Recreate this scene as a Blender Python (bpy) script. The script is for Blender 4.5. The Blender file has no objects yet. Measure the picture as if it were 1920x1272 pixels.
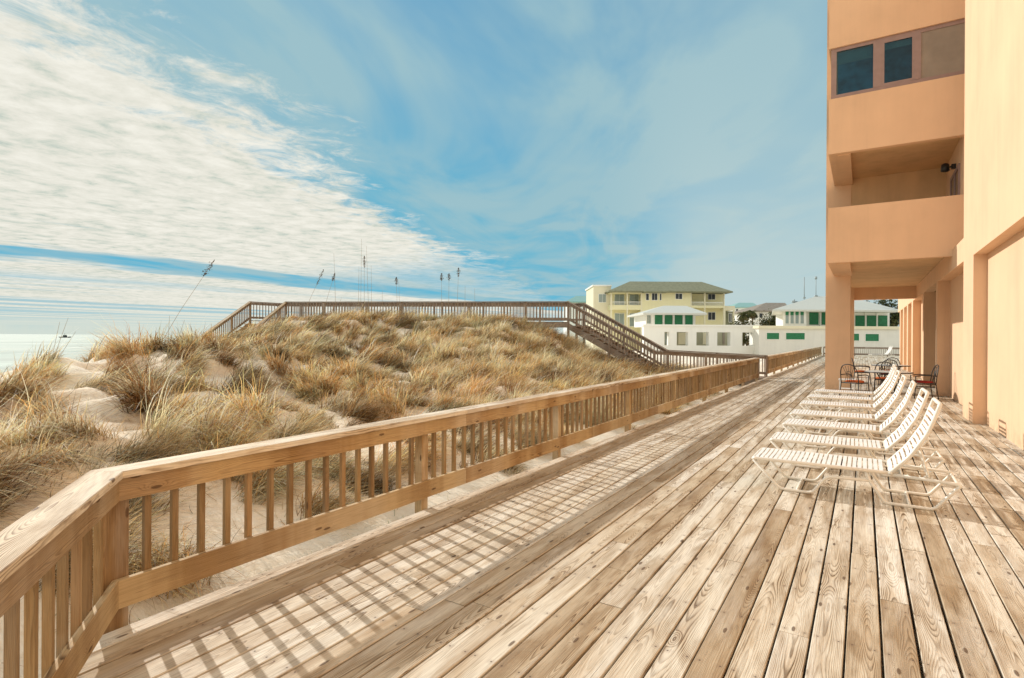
import bpy, math, random
import numpy as np
from mathutils import Vector, Matrix, noise as mn
random.seed(7); rng = np.random.default_rng(11)
S = bpy.context.scene
COL = S.collection
R = math.radians

# ------------------------------------------------------------------ camera
FPX = 1046.0; EYE = 1.70; YAW = math.atan(660/FPX); ROLL = 0.0061
cam_d = bpy.data.cameras.new('camera'); cam = bpy.data.objects.new('camera', cam_d); COL.objects.link(cam)
cam_d.sensor_width = 36; cam_d.lens = 36*FPX/1920; cam_d.clip_start = .05; cam_d.clip_end = 20000
cam_d.shift_y = -4/1920
cam.matrix_world = (Matrix.Translation((0, 0, EYE)) @ Matrix.Rotation(YAW, 4, 'Z') @ Matrix.Rotation(R(90), 4, 'X')
                    @ Matrix.Rotation(ROLL, 4, 'Z'))
S.camera = cam
S.view_settings.view_transform = 'Standard'; S.view_settings.look = 'None'
S.view_settings.exposure = 0.42; S.view_settings.gamma = 1.0
RIGHT = Vector((math.cos(YAW), math.sin(YAW), 0)); FWD = Vector((-math.sin(YAW), math.cos(YAW), 0))

def F(u, v, D):
    """photo pixel + depth -> (right, forward, height) in metres"""
    u1 = u + ROLL*(v-636); v1 = v - ROLL*(u-960)
    return Vector(((u1-960)/FPX*D, D, EYE+(632-v1)/FPX*D))
def c2w(p): return RIGHT*p[0] + FWD*p[1] + Vector((0, 0, p[2]))
def W(u, v, D): return c2w(F(u, v, D))

# ------------------------------------------------------------------ node helper
class NT:
    def __init__(s, tree): s.t = tree; s.n = tree.nodes; s.l = tree.links
    def node(s, typ, **kw):
        n = s.n.new(typ)
        for k, v in kw.items(): setattr(n, k, v)
        return n
    def put(s, sock, val):
        if val is None: return
        if isinstance(val, bpy.types.NodeSocket): s.l.new(val, sock)
        elif isinstance(val, (tuple, list)) and sock.type == 'RGBA' and len(val) == 3: sock.default_value = (*val, 1)
        else: sock.default_value = val
    def m(s, op, a, b=None, c=None, clamp=False):
        n = s.node('ShaderNodeMath', operation=op, use_clamp=clamp)
        s.put(n.inputs[0], a); s.put(n.inputs[1], b)
        if c is not None: s.put(n.inputs[2], c)
        return n.outputs[0]
    def vm(s, op, a, b=None):
        n = s.node('ShaderNodeVectorMath', operation=op); s.put(n.inputs[0], a); s.put(n.inputs[1], b)
        return n.outputs[0]
    def sep(s, v):
        n = s.node('ShaderNodeSeparateXYZ'); s.put(n.inputs[0], v); return n.outputs
    def comb(s, x, y, z):
        n = s.node('ShaderNodeCombineXYZ'); s.put(n.inputs[0], x); s.put(n.inputs[1], y); s.put(n.inputs[2], z); return n.outputs[0]
    def noise(s, vec, scale=1, detail=3, rough=.55, dist=0, dims='3D'):
        n = s.node('ShaderNodeTexNoise', noise_dimensions=dims); s.put(n.inputs['Vector'], vec)
        s.put(n.inputs['Scale'], scale); s.put(n.inputs['Detail'], detail); s.put(n.inputs['Roughness'], rough); s.put(n.inputs['Distortion'], dist)
        return n.outputs[0]
    def mix(s, f, a, b, blend='MIX'):
        n = s.node('ShaderNodeMix', data_type='RGBA', blend_type=blend); s.put(n.inputs[0], f); s.put(n.inputs[6], a); s.put(n.inputs[7], b)
        return n.outputs[2]
    def step(s, x, a, b, lo=0., hi=1.):
        n = s.node('ShaderNodeMapRange', interpolation_type='SMOOTHSTEP'); s.put(n.inputs[0], x)
        n.inputs[1].default_value = a; n.inputs[2].default_value = b; n.inputs[3].default_value = lo; n.inputs[4].default_value = hi
        return n.outputs[0]
    def ramp(s, f, stops, interp='LINEAR'):
        n = s.node('ShaderNodeValToRGB'); s.put(n.inputs[0], f); cr = n.color_ramp; cr.interpolation = interp
        while len(cr.elements) < len(stops): cr.elements.new(.5)
        for e, (p, c) in zip(cr.elements, stops): e.position = p; e.color = (*c, 1)
        return n.outputs[0]
    def bump(s, h, strength=.3, dist=.01):
        n = s.node('ShaderNodeBump'); s.put(n.inputs['Height'], h); n.inputs['Strength'].default_value = strength; n.inputs['Distance'].default_value = dist
        return n.outputs[0]
def srgb(r, g, b):
    f = lambda c: (c/255/12.92 if c/255 <= .04045 else ((c/255+.055)/1.055)**2.4)
    return (f(r), f(g), f(b))

# ------------------------------------------------------------------ sky
SUN_EL = R(27.5); SUN_AZ = math.atan2(-.96, .28)      # azimuth measured from +Y towards +X
SUNV = Vector((-.96, .28, 0)).normalized()*math.cos(SUN_EL) + Vector((0, 0, math.sin(SUN_EL)))
world = bpy.data.worlds.new('World'); S.world = world; world.use_nodes = True
w = NT(world.node_tree); w.n.clear()
sky = w.node('ShaderNodeTexSky', sky_type='NISHITA', sun_disc=False, sun_elevation=SUN_EL, sun_rotation=SUN_AZ % (2*math.pi))
sky.air_density = 1.0; sky.dust_density = .4; sky.ozone_density = 1.6
d = w.node('ShaderNodeTexCoord').outputs['Generated']
dx, dy, dz = w.sep(d)[:3]
el = w.m('MAXIMUM', dz, .012)
px = w.m('DIVIDE', dx, el); py = w.m('DIVIDE', dy, el)
P = w.comb(px, py, 0.0)
warp = w.m('SUBTRACT', w.noise(P, .45, 3, .5), .5)
fine = w.m('SUBTRACT', w.noise(w.comb(w.m('MULTIPLY', px, 1.0), w.m('MULTIPLY', py, .8), 0.), 4.2, 6, .70, .5), .5)
streak = w.noise(w.comb(w.m('MULTIPLY', px, 1.5), w.m('MULTIPLY', py, .30), 3.), 1.0, 5, .6, .4)
# big white altocumulus bank: everything seaward of a slanting edge
edge = w.m('SUBTRACT', w.m('SUBTRACT', w.m('MULTIPLY', py, -.40), 1.78), px)
edge = w.m('ADD', edge, w.m('MULTIPLY', warp, 1.3))
edge = w.m('ADD', edge, w.m('MULTIPLY', fine, 2.3))
edge = w.m('ADD', edge, w.m('MULTIPLY', w.m('SUBTRACT', streak, .5), 1.3))
bank = w.step(edge, -.12, .62)
# the clear lane low over the sea
lanex = w.m('ADD', px, w.m('MULTIPLY', warp, 2.4))
lanex = w.m('ADD', lanex, w.m('MULTIPLY', w.m('SUBTRACT', streak, .5), 1.6))
lane = w.m('MULTIPLY', w.step(lanex, -9.9, -9.1), w.step(lanex, -8.2, -7.7, 1., 0.))
low = w.noise(w.comb(w.m('MULTIPLY', px, .42), w.m('MULTIPLY', py, .05), 9.), 1.0, 4, .55, .3)
lowblue = w.m('MULTIPLY', w.step(lanex, -13., -10.2, 1., 0.), w.step(low, .46, .60))
lowblue = w.m('MULTIPLY', lowblue, .8)
hole = w.m('MULTIPLY', w.step(w.noise(w.comb(w.m('MULTIPLY', px, 1.2), w.m('MULTIPLY', py, .42), 5.), 1.0, 6, .62, .5), .62, .76), .4)
bank = w.m('MULTIPLY', bank, w.m('MAXIMUM', w.step(w.m('ADD', py, w.m('MULTIPLY', fine, 3.)), 4.6, 7.5, 1., .30), w.step(lanex, -9.5, -8.5, 1., 0.)))
bank = w.m('MULTIPLY', bank, w.m('SUBTRACT', 1., lane))
bank = w.m('MULTIPLY', bank, w.m('SUBTRACT', 1., lowblue))
bank = w.m('MULTIPLY', bank, w.m('SUBTRACT', 1., hole))
# thin cirrus veil over the land side
vn = w.noise(w.comb(w.m('MULTIPLY', w.m('ADD', px, w.m('MULTIPLY', py, .55)), .95), w.m('MULTIPLY', w.m('SUBTRACT', py, px), .30), 1.), 1.0, 5, .55, .7)
vn2 = w.noise(P, .6, 3, .5, .2)
veil = w.m('ADD', w.step(vn, .38, .64, .02, .80), w.step(vn2, .40, .66, .0, .45))
veil = w.m('ADD', veil, w.step(w.m('SUBTRACT', px, w.m('MULTIPLY', py, -.2)), -1.2, .6, .05, .45), clamp=True)
nish = w.mix(1.0, w.mix(1., sky.outputs[0], (6., 6., 6.), 'DARKEN'), (.9, 1.25, 1.4), 'MULTIPLY')
blue = w.ramp(w.m('MULTIPLY', dz, 2.), [(0., (.008, .30, .45)), (.30, (.008, .265, .42)), (.65, (.045, .26, .40)), (1., (.065, .24, .38))])
blue = w.mix(1., blue, (10., 10., 10.), 'MULTIPLY')
skyc = w.mix(.85, nish, blue)
skyc = w.mix(w.m('MULTIPLY', veil, .88), skyc, (2.7, 4.1, 4.45))
over = w.step(dz, .52, .85)  # pale sky added overhead, out of view, to set the fill light
behind = w.step(w.m('ADD', w.m('MULTIPLY', dx, FWD.x), w.m('MULTIPLY', dy, FWD.y)), -.35, .15, 1., 0.)  # bright sky added behind the camera, unseen, to lift the shaded faces
skyc = w.mix(w.m('MULTIPLY', behind, .95), skyc, (10., 9.8, 9.0))
skyc = w.mix(w.m('MULTIPLY', over, .9), skyc, (4.1, 4.3, 4.2))
mott = w.noise(w.comb(w.m('MULTIPLY', px, 1.3), w.m('MULTIPLY', py, 1.2), 2.), 4.4, 6, .66, .25)
mott2 = w.noise(w.comb(w.m('MULTIPLY', px, 1.3), w.m('MULTIPLY', py, .35), 4.), .9, 4, .55, .4)
mm = w.m('ADD', w.m('MULTIPLY', mott, .90), w.m('MULTIPLY', mott2, .40))
cloudc = w.ramp(mm, [(.44, (.38, .45, .41)), (.54, (.54, .57, .50)), (.64, (.655, .645, .57)), (.80, (.74, .725, .65))])
cloudc = w.mix(1.0, cloudc, (9.1, 9.1, 9.1), 'MULTIPLY')
skyc = w.mix(bank, skyc, cloudc)
hz = w.step(dz, .0, .072, .98, 0.)
side = w.step(dx, -.9, .0)
side2 = w.step(dx, -.50, -.20)
hz = w.m('MAXIMUM', hz, w.m('MULTIPLY', side2, w.step(dz, .0, .55, .97, .38)))
hazec = w.mix(side, (4.9, 5.45, 4.9), (3.9, 4.85, 4.9))
hzfull = w.m('MULTIPLY', hz, hz)
skyc = w.mix(hzfull, skyc, hazec)
bg = w.node('ShaderNodeBackground'); w.put(bg.inputs[0], skyc); bg.inputs[1].default_value = .1
wo = w.node('ShaderNodeOutputWorld'); w.l.new(bg.outputs[0], wo.inputs[0])

# ------------------------------------------------------------------ sun
sl = bpy.data.lights.new('sun', 'SUN'); sl.energy = 3.1; sl.angle = R(.6); sl.color = (1., .945, .87)
sun = bpy.data.objects.new('sun', sl); COL.objects.link(sun)
sun.rotation_euler = SUNV.to_track_quat('Z', 'Y').to_euler(); sun.location = SUNV*50

# ------------------------------------------------------------------ materials
def material(name, rough=.7, spec=.3):
    m = bpy.data.materials.new(name); m.use_nodes = True
    t = NT(m.node_tree); b = t.n['Principled BSDF']
    b.inputs['Roughness'].default_value = rough; b.inputs['Specular IOR Level'].default_value = spec
    return m, t, b
def wood(name, tones, grain, grainamt=.6, stain=.5, greyamt=.2, nails=False):
    """boards: 'pco' = length, width, thickness coords with a random start; 'rnd' = one number per board"""
    m, t, b = material(name, .75, .2)
    pc = t.node('ShaderNodeAttribute', attribute_name='pco').outputs['Vector']
    rn = t.node('ShaderNodeAttribute', attribute_name='rnd').outputs['Fac']
    L, Wd, T = t.sep(pc)[:3]
    slow = t.m('SUBTRACT', t.noise(t.comb(t.m('MULTIPLY', L, .55), 0., t.m('MULTIPLY', rn, 30.)), 1., 2, .5), .5)
    med = t.m('SUBTRACT', t.noise(t.comb(t.m('MULTIPLY', L, 1.7), t.m('MULTIPLY', Wd, 11.), t.m('MULTIPLY', T, 9.)), 1., 3, .5), .5)
    # knots
    vo = t.node('ShaderNodeTexVoronoi', voronoi_dimensions='2D', feature='F1')
    t.put(vo.inputs['Vector'], t.comb(t.m('MULTIPLY', L, 1.5), t.m('MULTIPLY', t.m('ADD', Wd, T), 5.), t.m('MULTIPLY', rn, 9.))); vo.inputs['Scale'].default_value = 1.
    kd = t.m('MULTIPLY', vo.outputs['Distance'], 1.)
    gate = t.step(t.sep(vo.outputs['Color'])[0], .62, .66)
    kpull = t.m('MULTIPLY', gate, t.step(kd, .0, .20, .05, 0.))
    cx = t.m('ADD', t.m('SUBTRACT', Wd, t.m('MULTIPLY', t.m('SUBTRACT', rn, .5), .12)), t.m('MULTIPLY', med, .036))
    dp = t.m('ADD', t.m('ADD', t.m('MULTIPLY', slow, .22), .035), T)
    dp = t.m('ADD', dp, kpull)
    r = t.m('SQRT', t.m('ADD', t.m('MULTIPLY', cx, cx), t.m('MULTIPLY', dp, dp)))
    ring = t.m('FRACT', t.m('MULTIPLY', r, t.m('ADD', 140., t.m('MULTIPLY', rn, 100.))))
    amp_ = t.step(t.noise(t.comb(t.m('MULTIPLY', L, .8), t.m('MULTIPLY', Wd, 5.), t.m('MULTIPLY', rn, 44.)), 1., 3, .6), .32, .66, .15, 1.25)
    late = t.m('MULTIPLY', t.step(ring, .35, .88), t.step(ring, .90, 1.0, 1., 0.))
    fib = t.noise(t.comb(t.m('MULTIPLY', L, 5.), t.m('MULTIPLY', Wd, 190.), t.m('MULTIPLY', T, 190.)), 1., 3, .6)
    blot = t.noise(t.comb(t.m('MULTIPLY', L, 1.3), t.m('MULTIPLY', Wd, 8.), t.m('MULTIPLY', rn, 12.)), 1., 4, .6, .6)
    base = t.ramp(rn, tones)
    bl = t.step(blot, .36, .66)
    col = t.mix(t.m('MULTIPLY', t.m('MULTIPLY', t.m('MULTIPLY', late, grainamt), amp_), t.m('ADD', .25, t.m('MULTIPLY', bl, .75)), clamp=True), base, grain)
    grey = t.step(t.noise(t.comb(t.m('MULTIPLY', L, .7), t.m('MULTIPLY', Wd, 6.), t.m('MULTIPLY', rn, 71.)), 1., 4, .6), .45, .7)
    col = t.mix(t.m('MULTIPLY', grey, greyamt), col, (.66, .65, .62))
    col = t.mix(t.m('MULTIPLY', bl, stain), col, t.mix(1., col, (.60, .46, .31), 'MULTIPLY'))
    fibc = t.ramp(fib, [(.30, (.72, .68, .64)), (.5, (1, 1, 1)), (.72, (1.12, 1.12, 1.12))])
    col = t.mix(.8, col, fibc, 'MULTIPLY')
    kn = t.m('MULTIPLY', t.step(kd, .035, .062, 1., 0.), gate)
    col = t.mix(t.m('MULTIPLY', kn, .8), col, (.10, .055, .03))
    if nails:
        wy_ = t.sep(t.node('ShaderNodeTexCoord').outputs['Object'])[1]
        ny = t.m('SUBTRACT', t.m('MODULO', t.m('ADD', wy_, 90.), .61), .305); nw = t.m('SUBTRACT', t.m('ABSOLUTE', Wd), .052)
        nd = t.m('SQRT', t.m('ADD', t.m('MULTIPLY', ny, ny), t.m('MULTIPLY', nw, nw)))
        col = t.mix(t.step(nd, .004, .0075, .8, 0.), col, (.07, .05, .04))
        col = t.mix(t.step(nd, .008, .035, .22, 0.), col, (.20, .13, .09))
    sp = t.step(t.noise(t.comb(t.m('MULTIPLY', L, 1.6), t.m('MULTIPLY', Wd, 120.), 7.), 1., 2, .5), .70, .76)
    col = t.mix(t.m('MULTIPLY', sp, .55), col, (.09, .06, .04))
    t.put(b.inputs['Base Color'], col)
    h = t.m('SUBTRACT', t.m('ADD', fib, t.m('MULTIPLY', late, -.5)), t.m('ADD', t.m('MULTIPLY', kn, 1.), t.m('MULTIPLY', sp, 1.2)))
    t.put(b.inputs['Normal'], t.bump(h, .55, .004))
    return m
M = {}
M['deck'] = wood('weathered_deck_wood', [(0., (.74, .69, .59)), (.28, (.68, .605, .48)), (.50, (.79, .75, .66)), (.72, (.63, .54, .405)), (.90, (.47, .37, .25)), (1., (.66, .56, .42))], (.17, .11, .055), .92, .60, .30, True)
M['rail'] = wood('golden_rail_wood', [(0., (.55, .40, .215)), (.4, (.47, .325, .165)), (.7, (.60, .475, .29)), (1., (.34, .22, .11))], (.15, .085, .035), .85, .75, .30)
M['cap'] = wood('weathered_sunlit_cap_wood', [(0., (.78, .70, .56)), (.5, (.70, .60, .45)), (1., (.80, .74, .64))], (.22, .14, .08), .85, .55, .45)  # weathered caps, made paler still to paint in sunlight on their tops
M['baluster'] = wood('shaded_baluster_wood', [(0., (.40, .28, .145)), (.5, (.30, .215, .12)), (1., (.48, .33, .175))], (.18, .11, .05), .6, .6, .15)  # tones darkened to paint in the shade on the balusters
M['walk'] = wood('grey_walkway_wood', [(0., (.40, .33, .275)), (.5, (.29, .235, .19)), (1., (.45, .385, .33))], (.13, .085, .06), .5, .5)

def stucco(name, c, var=.12, dirty=False):
    m, t, b = material(name, .9, .1)
    o = t.node('ShaderNodeTexCoord').outputs['Object']
    n1 = t.noise(o, .7, 4, .6); n2 = t.noise(t.vm('MULTIPLY', o, (3., 3., .25)), 1., 4, .6); n3 = t.noise(o, 90., 3, .7)
    v = t.m('ADD', t.m('MULTIPLY', n1, .6), t.m('MULTIPLY', n2, .4))
    col = t.ramp(v, [(.3, tuple(x*(1-var) for x in c)), (.5, c), (.7, tuple(min(1, x*(1+var*.7)) for x in c))])
    drip = t.step(t.noise(t.vm('MULTIPLY', o, (5., 5., .12)), 1., 5, .7, .3), .60, .78)
    col = t.mix(t.m('MULTIPLY', drip, var*1.6), col, tuple(x*.62 for x in c))
    zz = t.sep(o)[2]; dirt = t.m('MULTIPLY', t.step(zz, -.05, .45, 1., 0.), t.step(t.noise(o, 5., 4, .7), .35, .7))
    if dirty: col = t.mix(t.m('MULTIPLY', dirt, .45), col, (.34, .25, .16))
    t.put(b.inputs['Base Color'], col); t.put(b.inputs['Normal'], t.bump(t.m('ADD', n3, t.m('MULTIPLY', n1, 2.)), .35, .004))
    return m
M['peach'] = stucco('peach_stucco', (.78, .53, .345), .11, True)
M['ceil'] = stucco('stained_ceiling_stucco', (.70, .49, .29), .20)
M['white'] = stucco('white_painted_wall', (.87, .86, .81), .05)
M['pinkwhite'] = stucco('pale_pinkish_wall', (.80, .77, .70), .08)
M['yellow'] = stucco('yellow_siding', (.80, .74, .47), .05)
M['olivewall'] = stucco('olive_back_wall', (.42, .41, .30), .15)  # darker yellow-green wall colour, for contrast behind the openings
M['cream'] = stucco('cream_paint', (.80, .74, .55), .04)
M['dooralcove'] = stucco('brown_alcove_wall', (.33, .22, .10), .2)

def plain(name, c, rough=.6, spec=.4, metal=0., var=.08, scale=6.):
    m, t, b = material(name, rough, spec); b.inputs['Metallic'].default_value = metal
    o = t.node('ShaderNodeTexCoord').outputs['Object']; n = t.noise(o, scale, 3, .6)
    t.put(b.inputs['Base Color'], t.ramp(n, [(.3, tuple(x*(1-var) for x in c)), (.7, tuple(min(1, x*(1+var)) for x in c))]))
    return m
M['strap'] = plain('white_vinyl_strap', (.88, .87, .85), .38, .5)
M['tube'] = plain('cream_powder_coated_tube', (.86, .82, .73), .35, .5)
M['iron'] = plain('black_wrought_iron', (.035, .03, .028), .5, .5)
M['cushion'] = plain('terracotta_cushion_fabric', (.52, .13, .045), .9, .1)
M['redcushion'] = plain('dark_red_cushion_fabric', (.28, .03, .025), .9, .1)
M['tabletop'] = plain('pale_table_top', (.62, .58, .52), .3, .5)
M['mauve'] = plain('mauve_window_frame', (.32, .22, .20), .5, .4)
M['screen'] = plain('taupe_screen_panel', (.30, .25, .20), .55, .4, var=.15, scale=1.5)
M['blind'] = plain('white_window_blind', (.62, .64, .62), .7, .2)
M['green'] = plain('green_shutter_paint', (.030, .19, .085), .6, .3, var=.2)
M['roofgrey'] = plain('grey_green_shingle_roof', (.23, .23, .15), .85, .2, var=.2, scale=2.)
M['roofwhite'] = plain('pale_metal_roof', (.62, .62, .56), .5, .4, var=.05)
M['roofteal'] = plain('teal_metal_roof', (.26, .45, .42), .5, .4)
M['roofbrown'] = plain('brown_shingle_roof', (.28, .24, .20), .9, .2, var=.2, scale=2.)
M['black'] = plain('black_fixture', (.015, .015, .015), .4, .5)
M['darkmetal'] = plain('grey_mast_metal', (.30, .35, .36), .5, .5)
M['hull'] = plain('dark_boat_paint', (.05, .06, .06), .6, .4)
M['trunk'] = plain('palm_trunk_bark', (.22, .17, .11), .9, .1, var=.3, scale=8.)
m, t, b = material('dark_window_glass', .06, .8); b.inputs['Base Color'].default_value = (.012, .05, .085, 1); M['glass'] = m
o = t.node('ShaderNodeTexCoord').outputs['Object']; t.put(b.inputs['Normal'], t.bump(t.noise(o, 1.2, 2, .5), .12, .05))
m, t, b = material('clear_window_glass', .04, .9); b.inputs['Base Color'].default_value = (.01, .04, .07, 1)
tr = t.node('ShaderNodeBsdfTransparent'); tr.inputs[0].default_value = (.50, .72, .78, 1); mx = t.node('ShaderNodeMixShader'); mx.inputs[0].default_value = .72
t.l.new(b.outputs[0], mx.inputs[1]); t.l.new(tr.outputs[0], mx.inputs[2]); t.l.new(mx.outputs[0], t.n['Material Output'].inputs[0]); M['clear'] = m
M['sky_backing'] = plain('sky_reflection_blue', (.09, .36, .52), .9, .1, var=.6, scale=2.5)  # blue painted in for the sky reflected by the panes
m, t, b = material('far_window_glass', .25, .4); b.inputs['Base Color'].default_value = (.035, .04, .045, 1); M['farglass'] = m
m, t, b = material('pale_window_glass', .2, .5); b.inputs['Base Color'].default_value = (.30, .36, .34, 1); M['paleglass'] = m

def leafmat(name, attr='gcol', trans=.25):
    m, t, b = material(name, .8, .15)
    a = t.node('ShaderNodeAttribute', attribute_name=attr)
    t.put(b.inputs['Base Color'], a.outputs['Color'])
    if trans:
        tr = t.node('ShaderNodeBsdfTranslucent'); t.put(tr.inputs[0], a.outputs['Color'])
        mx = t.node('ShaderNodeMixShader'); mx.inputs[0].default_value = trans
        out = t.n['Material Output']; t.l.new(b.outputs[0], mx.inputs[1]); t.l.new(tr.outputs[0], mx.inputs[2]); t.l.new(mx.outputs[0], out.inputs[0])
    return m
M['grass'] = leafmat('dry_dune_grass', trans=.36)
M['leaf'] = leafmat('foliage_leaf', trans=.2)

# sand
m, t, b = material('white_dune_sand', .95, .05)
o = t.node('ShaderNodeTexCoord').outputs['Object']
n1 = t.noise(o, .9, 4, .6); n2 = t.noise(o, 9., 5, .7); n3 = t.noise(o, 120., 2, .7)
lit = t.step(t.noise(t.vm('MULTIPLY', o, (1., 1., 1.)), 26., 4, .75, 1.5), .54, .66)
patch = t.step(n1, .45, .65)
col = t.ramp(t.m('ADD', t.m('MULTIPLY', n1, .5), t.m('MULTIPLY', n2, .5)), [(.30, (.82, .68, .51)), (.48, (.94, .83, .68)), (.66, (.97, .91, .80))])
col = t.mix(t.m('MULTIPLY', t.m('MULTIPLY', lit, t.m('ADD', .35, t.m('MULTIPLY', patch, .65))), .42), col, (.34, .23, .13))
t.put(b.inputs['Base Color'], col)
rip = t.noise(t.vm('MULTIPLY', o, (4., 15., 4.)), 1., 3, .5, .6)
vf = t.node('ShaderNodeTexVoronoi', feature='SMOOTH_F1'); t.put(vf.inputs['Vector'], o); vf.inputs['Scale'].default_value = 3.2
pit = t.step(vf.outputs['Distance'], .05, .45, -.9, 0.)
t.put(b.inputs['Normal'], t.bump(t.m('ADD', t.m('ADD', n2, t.m('MULTIPLY', rip, .8)), t.m('ADD', t.m('MULTIPLY', n3, .2), pit)), .55, .035))
M['sand'] = m
m, t, b = material('shallow_green_sea_water', .7, .06)
o = t.node('ShaderNodeTexCoord').outputs['Object']
wv = t.noise(t.vm('MULTIPLY', o, (.25, .09, 1.)), 1., 5, .65, .4); wv2 = t.noise(t.vm('MULTIPLY', o, (.012, .004, 1.)), 1., 3, .5)
c9 = t.step(t.noise(t.vm('MULTIPLY', o, (.05, .010, 1.)), 1., 4, .6, .5), .38, .66, .78, 1.18)
foam = t.step(t.noise(t.vm('MULTIPLY', o, (.10, .02, 1.)), 1., 5, .7, .8), .60, .68)
c0 = t.ramp(wv2, [(.3, (.20, .29, .24)), (.55, (.27, .34, .285)), (.75, (.34, .385, .32))])
t.put(b.inputs['Base Color'], t.mix(t.m('MULTIPLY', foam, .7), t.mix(1., c0, t.comb(c9, c9, c9), 'MULTIPLY'), (.80, .82, .78)))
t.put(b.inputs['Normal'], t.bump(wv, .7, .5)); M['sea'] = m

# ------------------------------------------------------------------ mesh builder (world coordinates in, parent's frame out)
FRAME = {}
class MB:
    def __init__(s, tf=None): s.v = []; s.f = []; s.sm = []; s.pco = []; s.rnd = []; s.tf = tf; s.wood = False
    def add(s, vs, fs, smooth=False, pco=None, rnd=0.):
        o = len(s.v)
        for q in vs:
            q = Vector(q); s.v.append(s.tf(q) if s.tf else q)
        s.f += [tuple(i+o for i in f) for f in fs]; s.sm += [smooth]*len(fs)
        s.pco += pco if pco else [(0, 0, 0)]*len(vs); s.rnd += [rnd]*len(vs)
    def box(s, x0, x1, y0, y1, z0, z1):
        s.add([(x, y, z) for z in (z0, z1) for y in (y0, y1) for x in (x0, x1)],
              [(0, 2, 3, 1), (4, 5, 7, 6), (0, 1, 5, 4), (2, 6, 7, 3), (0, 4, 6, 2), (1, 3, 7, 5)])
        return s
    def board(s, p0, p1, w_, t_, up=(0, 0, 1), ch=.003, rnd=None, m0=0., m1=0.):
        """a sawn board from p0 to p1 (centre line), w_ wide, t_ thick along 'up'; m0/m1 skew the ends (mitre)"""
        s.wood = True
        p0 = Vector(p0); p1 = Vector(p1); ax = (p1-p0); Ln = ax.length; ax.normalize()
        up = Vector(up); sd = ax.cross(up).normalized(); up = sd.cross(ax).normalized()
        a, c = w_/2, t_/2
        prof = [(-a, -c), (a, -c), (a, c-ch), (a-ch, c), (-a+ch, c), (-a, c-ch)]
        r = random.random() if rnd is None else rnd; off = random.random()*90
        vs, pc = [], []
        for e, base in ((0, p0), (1, p1)):
            for x, z in prof:
                sk = (m0 if e == 0 else m1)*x
                vs.append(base+sd*x+up*z+ax*sk); pc.append((off+e*Ln+sk, x, z))
        n = 6
        fs = [(i, (i+1) % n, n+(i+1) % n, n+i) for i in range(n)] + [tuple(range(n-1, -1, -1)), tuple(range(n, 2*n))]
        s.add(vs, fs, False, pc, r); return s
    def tube(s, pts, r, n=8, closed=False):
        pts = [Vector(p) for p in pts]; k = len(pts); rings = []
        prev = None
        for i, p in enumerate(pts):
            a = pts[i-1] if (i > 0 or closed) else p; bb = pts[(i+1) % k] if (i < k-1 or closed) else p
            tg = (bb-a).normalized()
            nr = prev - tg*prev.dot(tg) if prev is not None else tg.orthogonal()
            if nr.length < 1e-5: nr = tg.orthogonal()
            nr.normalize(); prev = nr; bi = tg.cross(nr)
            rr = r[i] if isinstance(r, (list, tuple)) else r
            rings.append([p+(nr*math.cos(2*math.pi*j/n)+bi*math.sin(2*math.pi*j/n))*rr for j in range(n)])
        vs = [q for rg in rings for q in rg]
        fs = [(i*n+j, i*n+(j+1) % n, ((i+1) % k)*n+(j+1) % n, ((i+1) % k)*n+j) for i in range(k if closed else k-1) for j in range(n)]
        if not closed: fs += [tuple(range(n-1, -1, -1)), tuple((k-1)*n+j for j in range(n))]
        s.add(vs, fs, True); return s
    def prism(s, poly, vec):
        n = len(poly); vec = Vector(vec); vs = [Vector(p) for p in poly]; vs += [p+vec for p in vs]
        s.add(vs, [(i, (i+1) % n, n+(i+1) % n, n+i) for i in range(n)]+[tuple(range(n-1, -1, -1)), tuple(range(n, 2*n))]); return s
    def lathe(s, c, prof, n=20):
        c = Vector(c); vs = [c+Vector((r*math.cos(2*math.pi*j/n), r*math.sin(2*math.pi*j/n), z)) for r, z in prof for j in range(n)]
        k = len(prof)
        s.add(vs, [(i*n+j, i*n+(j+1) % n, (i+1)*n+(j+1) % n, (i+1)*n+j) for i in range(k-1) for j in range(n)] +
              [tuple(range(n-1, -1, -1)), tuple((k-1)*n+j for j in range(n))], True); return s
    def build(s, name, mat, parent=None):
        loc, rz = FRAME.get(parent.name if parent else None, (Vector((0, 0, 0)), 0.))
        inv = (Matrix.Translation(loc) @ Matrix.Rotation(rz, 4, 'Z')).inverted()
        me = bpy.data.meshes.new(name); me.from_pydata([inv @ q for q in s.v], [], s.f)
        me.polygons.foreach_set('use_smooth', s.sm)
        if s.wood:
            a = me.attributes.new('pco', 'FLOAT_VECTOR', 'POINT'); a.data.foreach_set('vector', np.array(s.pco, dtype=np.float32).ravel())
            a = me.attributes.new('rnd', 'FLOAT', 'POINT'); a.data.foreach_set('value', np.array(s.rnd, dtype=np.float32))
        me.materials.append(mat if not isinstance(mat, str) else M[mat]); me.update()
        o = bpy.data.objects.new(name, me); COL.objects.link(o)
        if parent: o.parent = parent; FRAME[o.name] = (loc, rz)
        return o
def thing(name, label, cat, loc=(0, 0, 0), rz=0., group=None):
    o = bpy.data.objects.new(name, None); COL.objects.link(o); o.empty_display_size = .2
    o.location = loc; o.rotation_euler = (0, 0, rz); FRAME[o.name] = (Vector(loc), rz)
    tag(o, label, cat, group); return o
def tag(o, label=None, cat=None, group=None, kind=None):
    if label: o['label'] = label
    if cat: o['category'] = cat
    if group: o['group'] = group
    if kind: o['kind'] = kind
    return o
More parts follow.
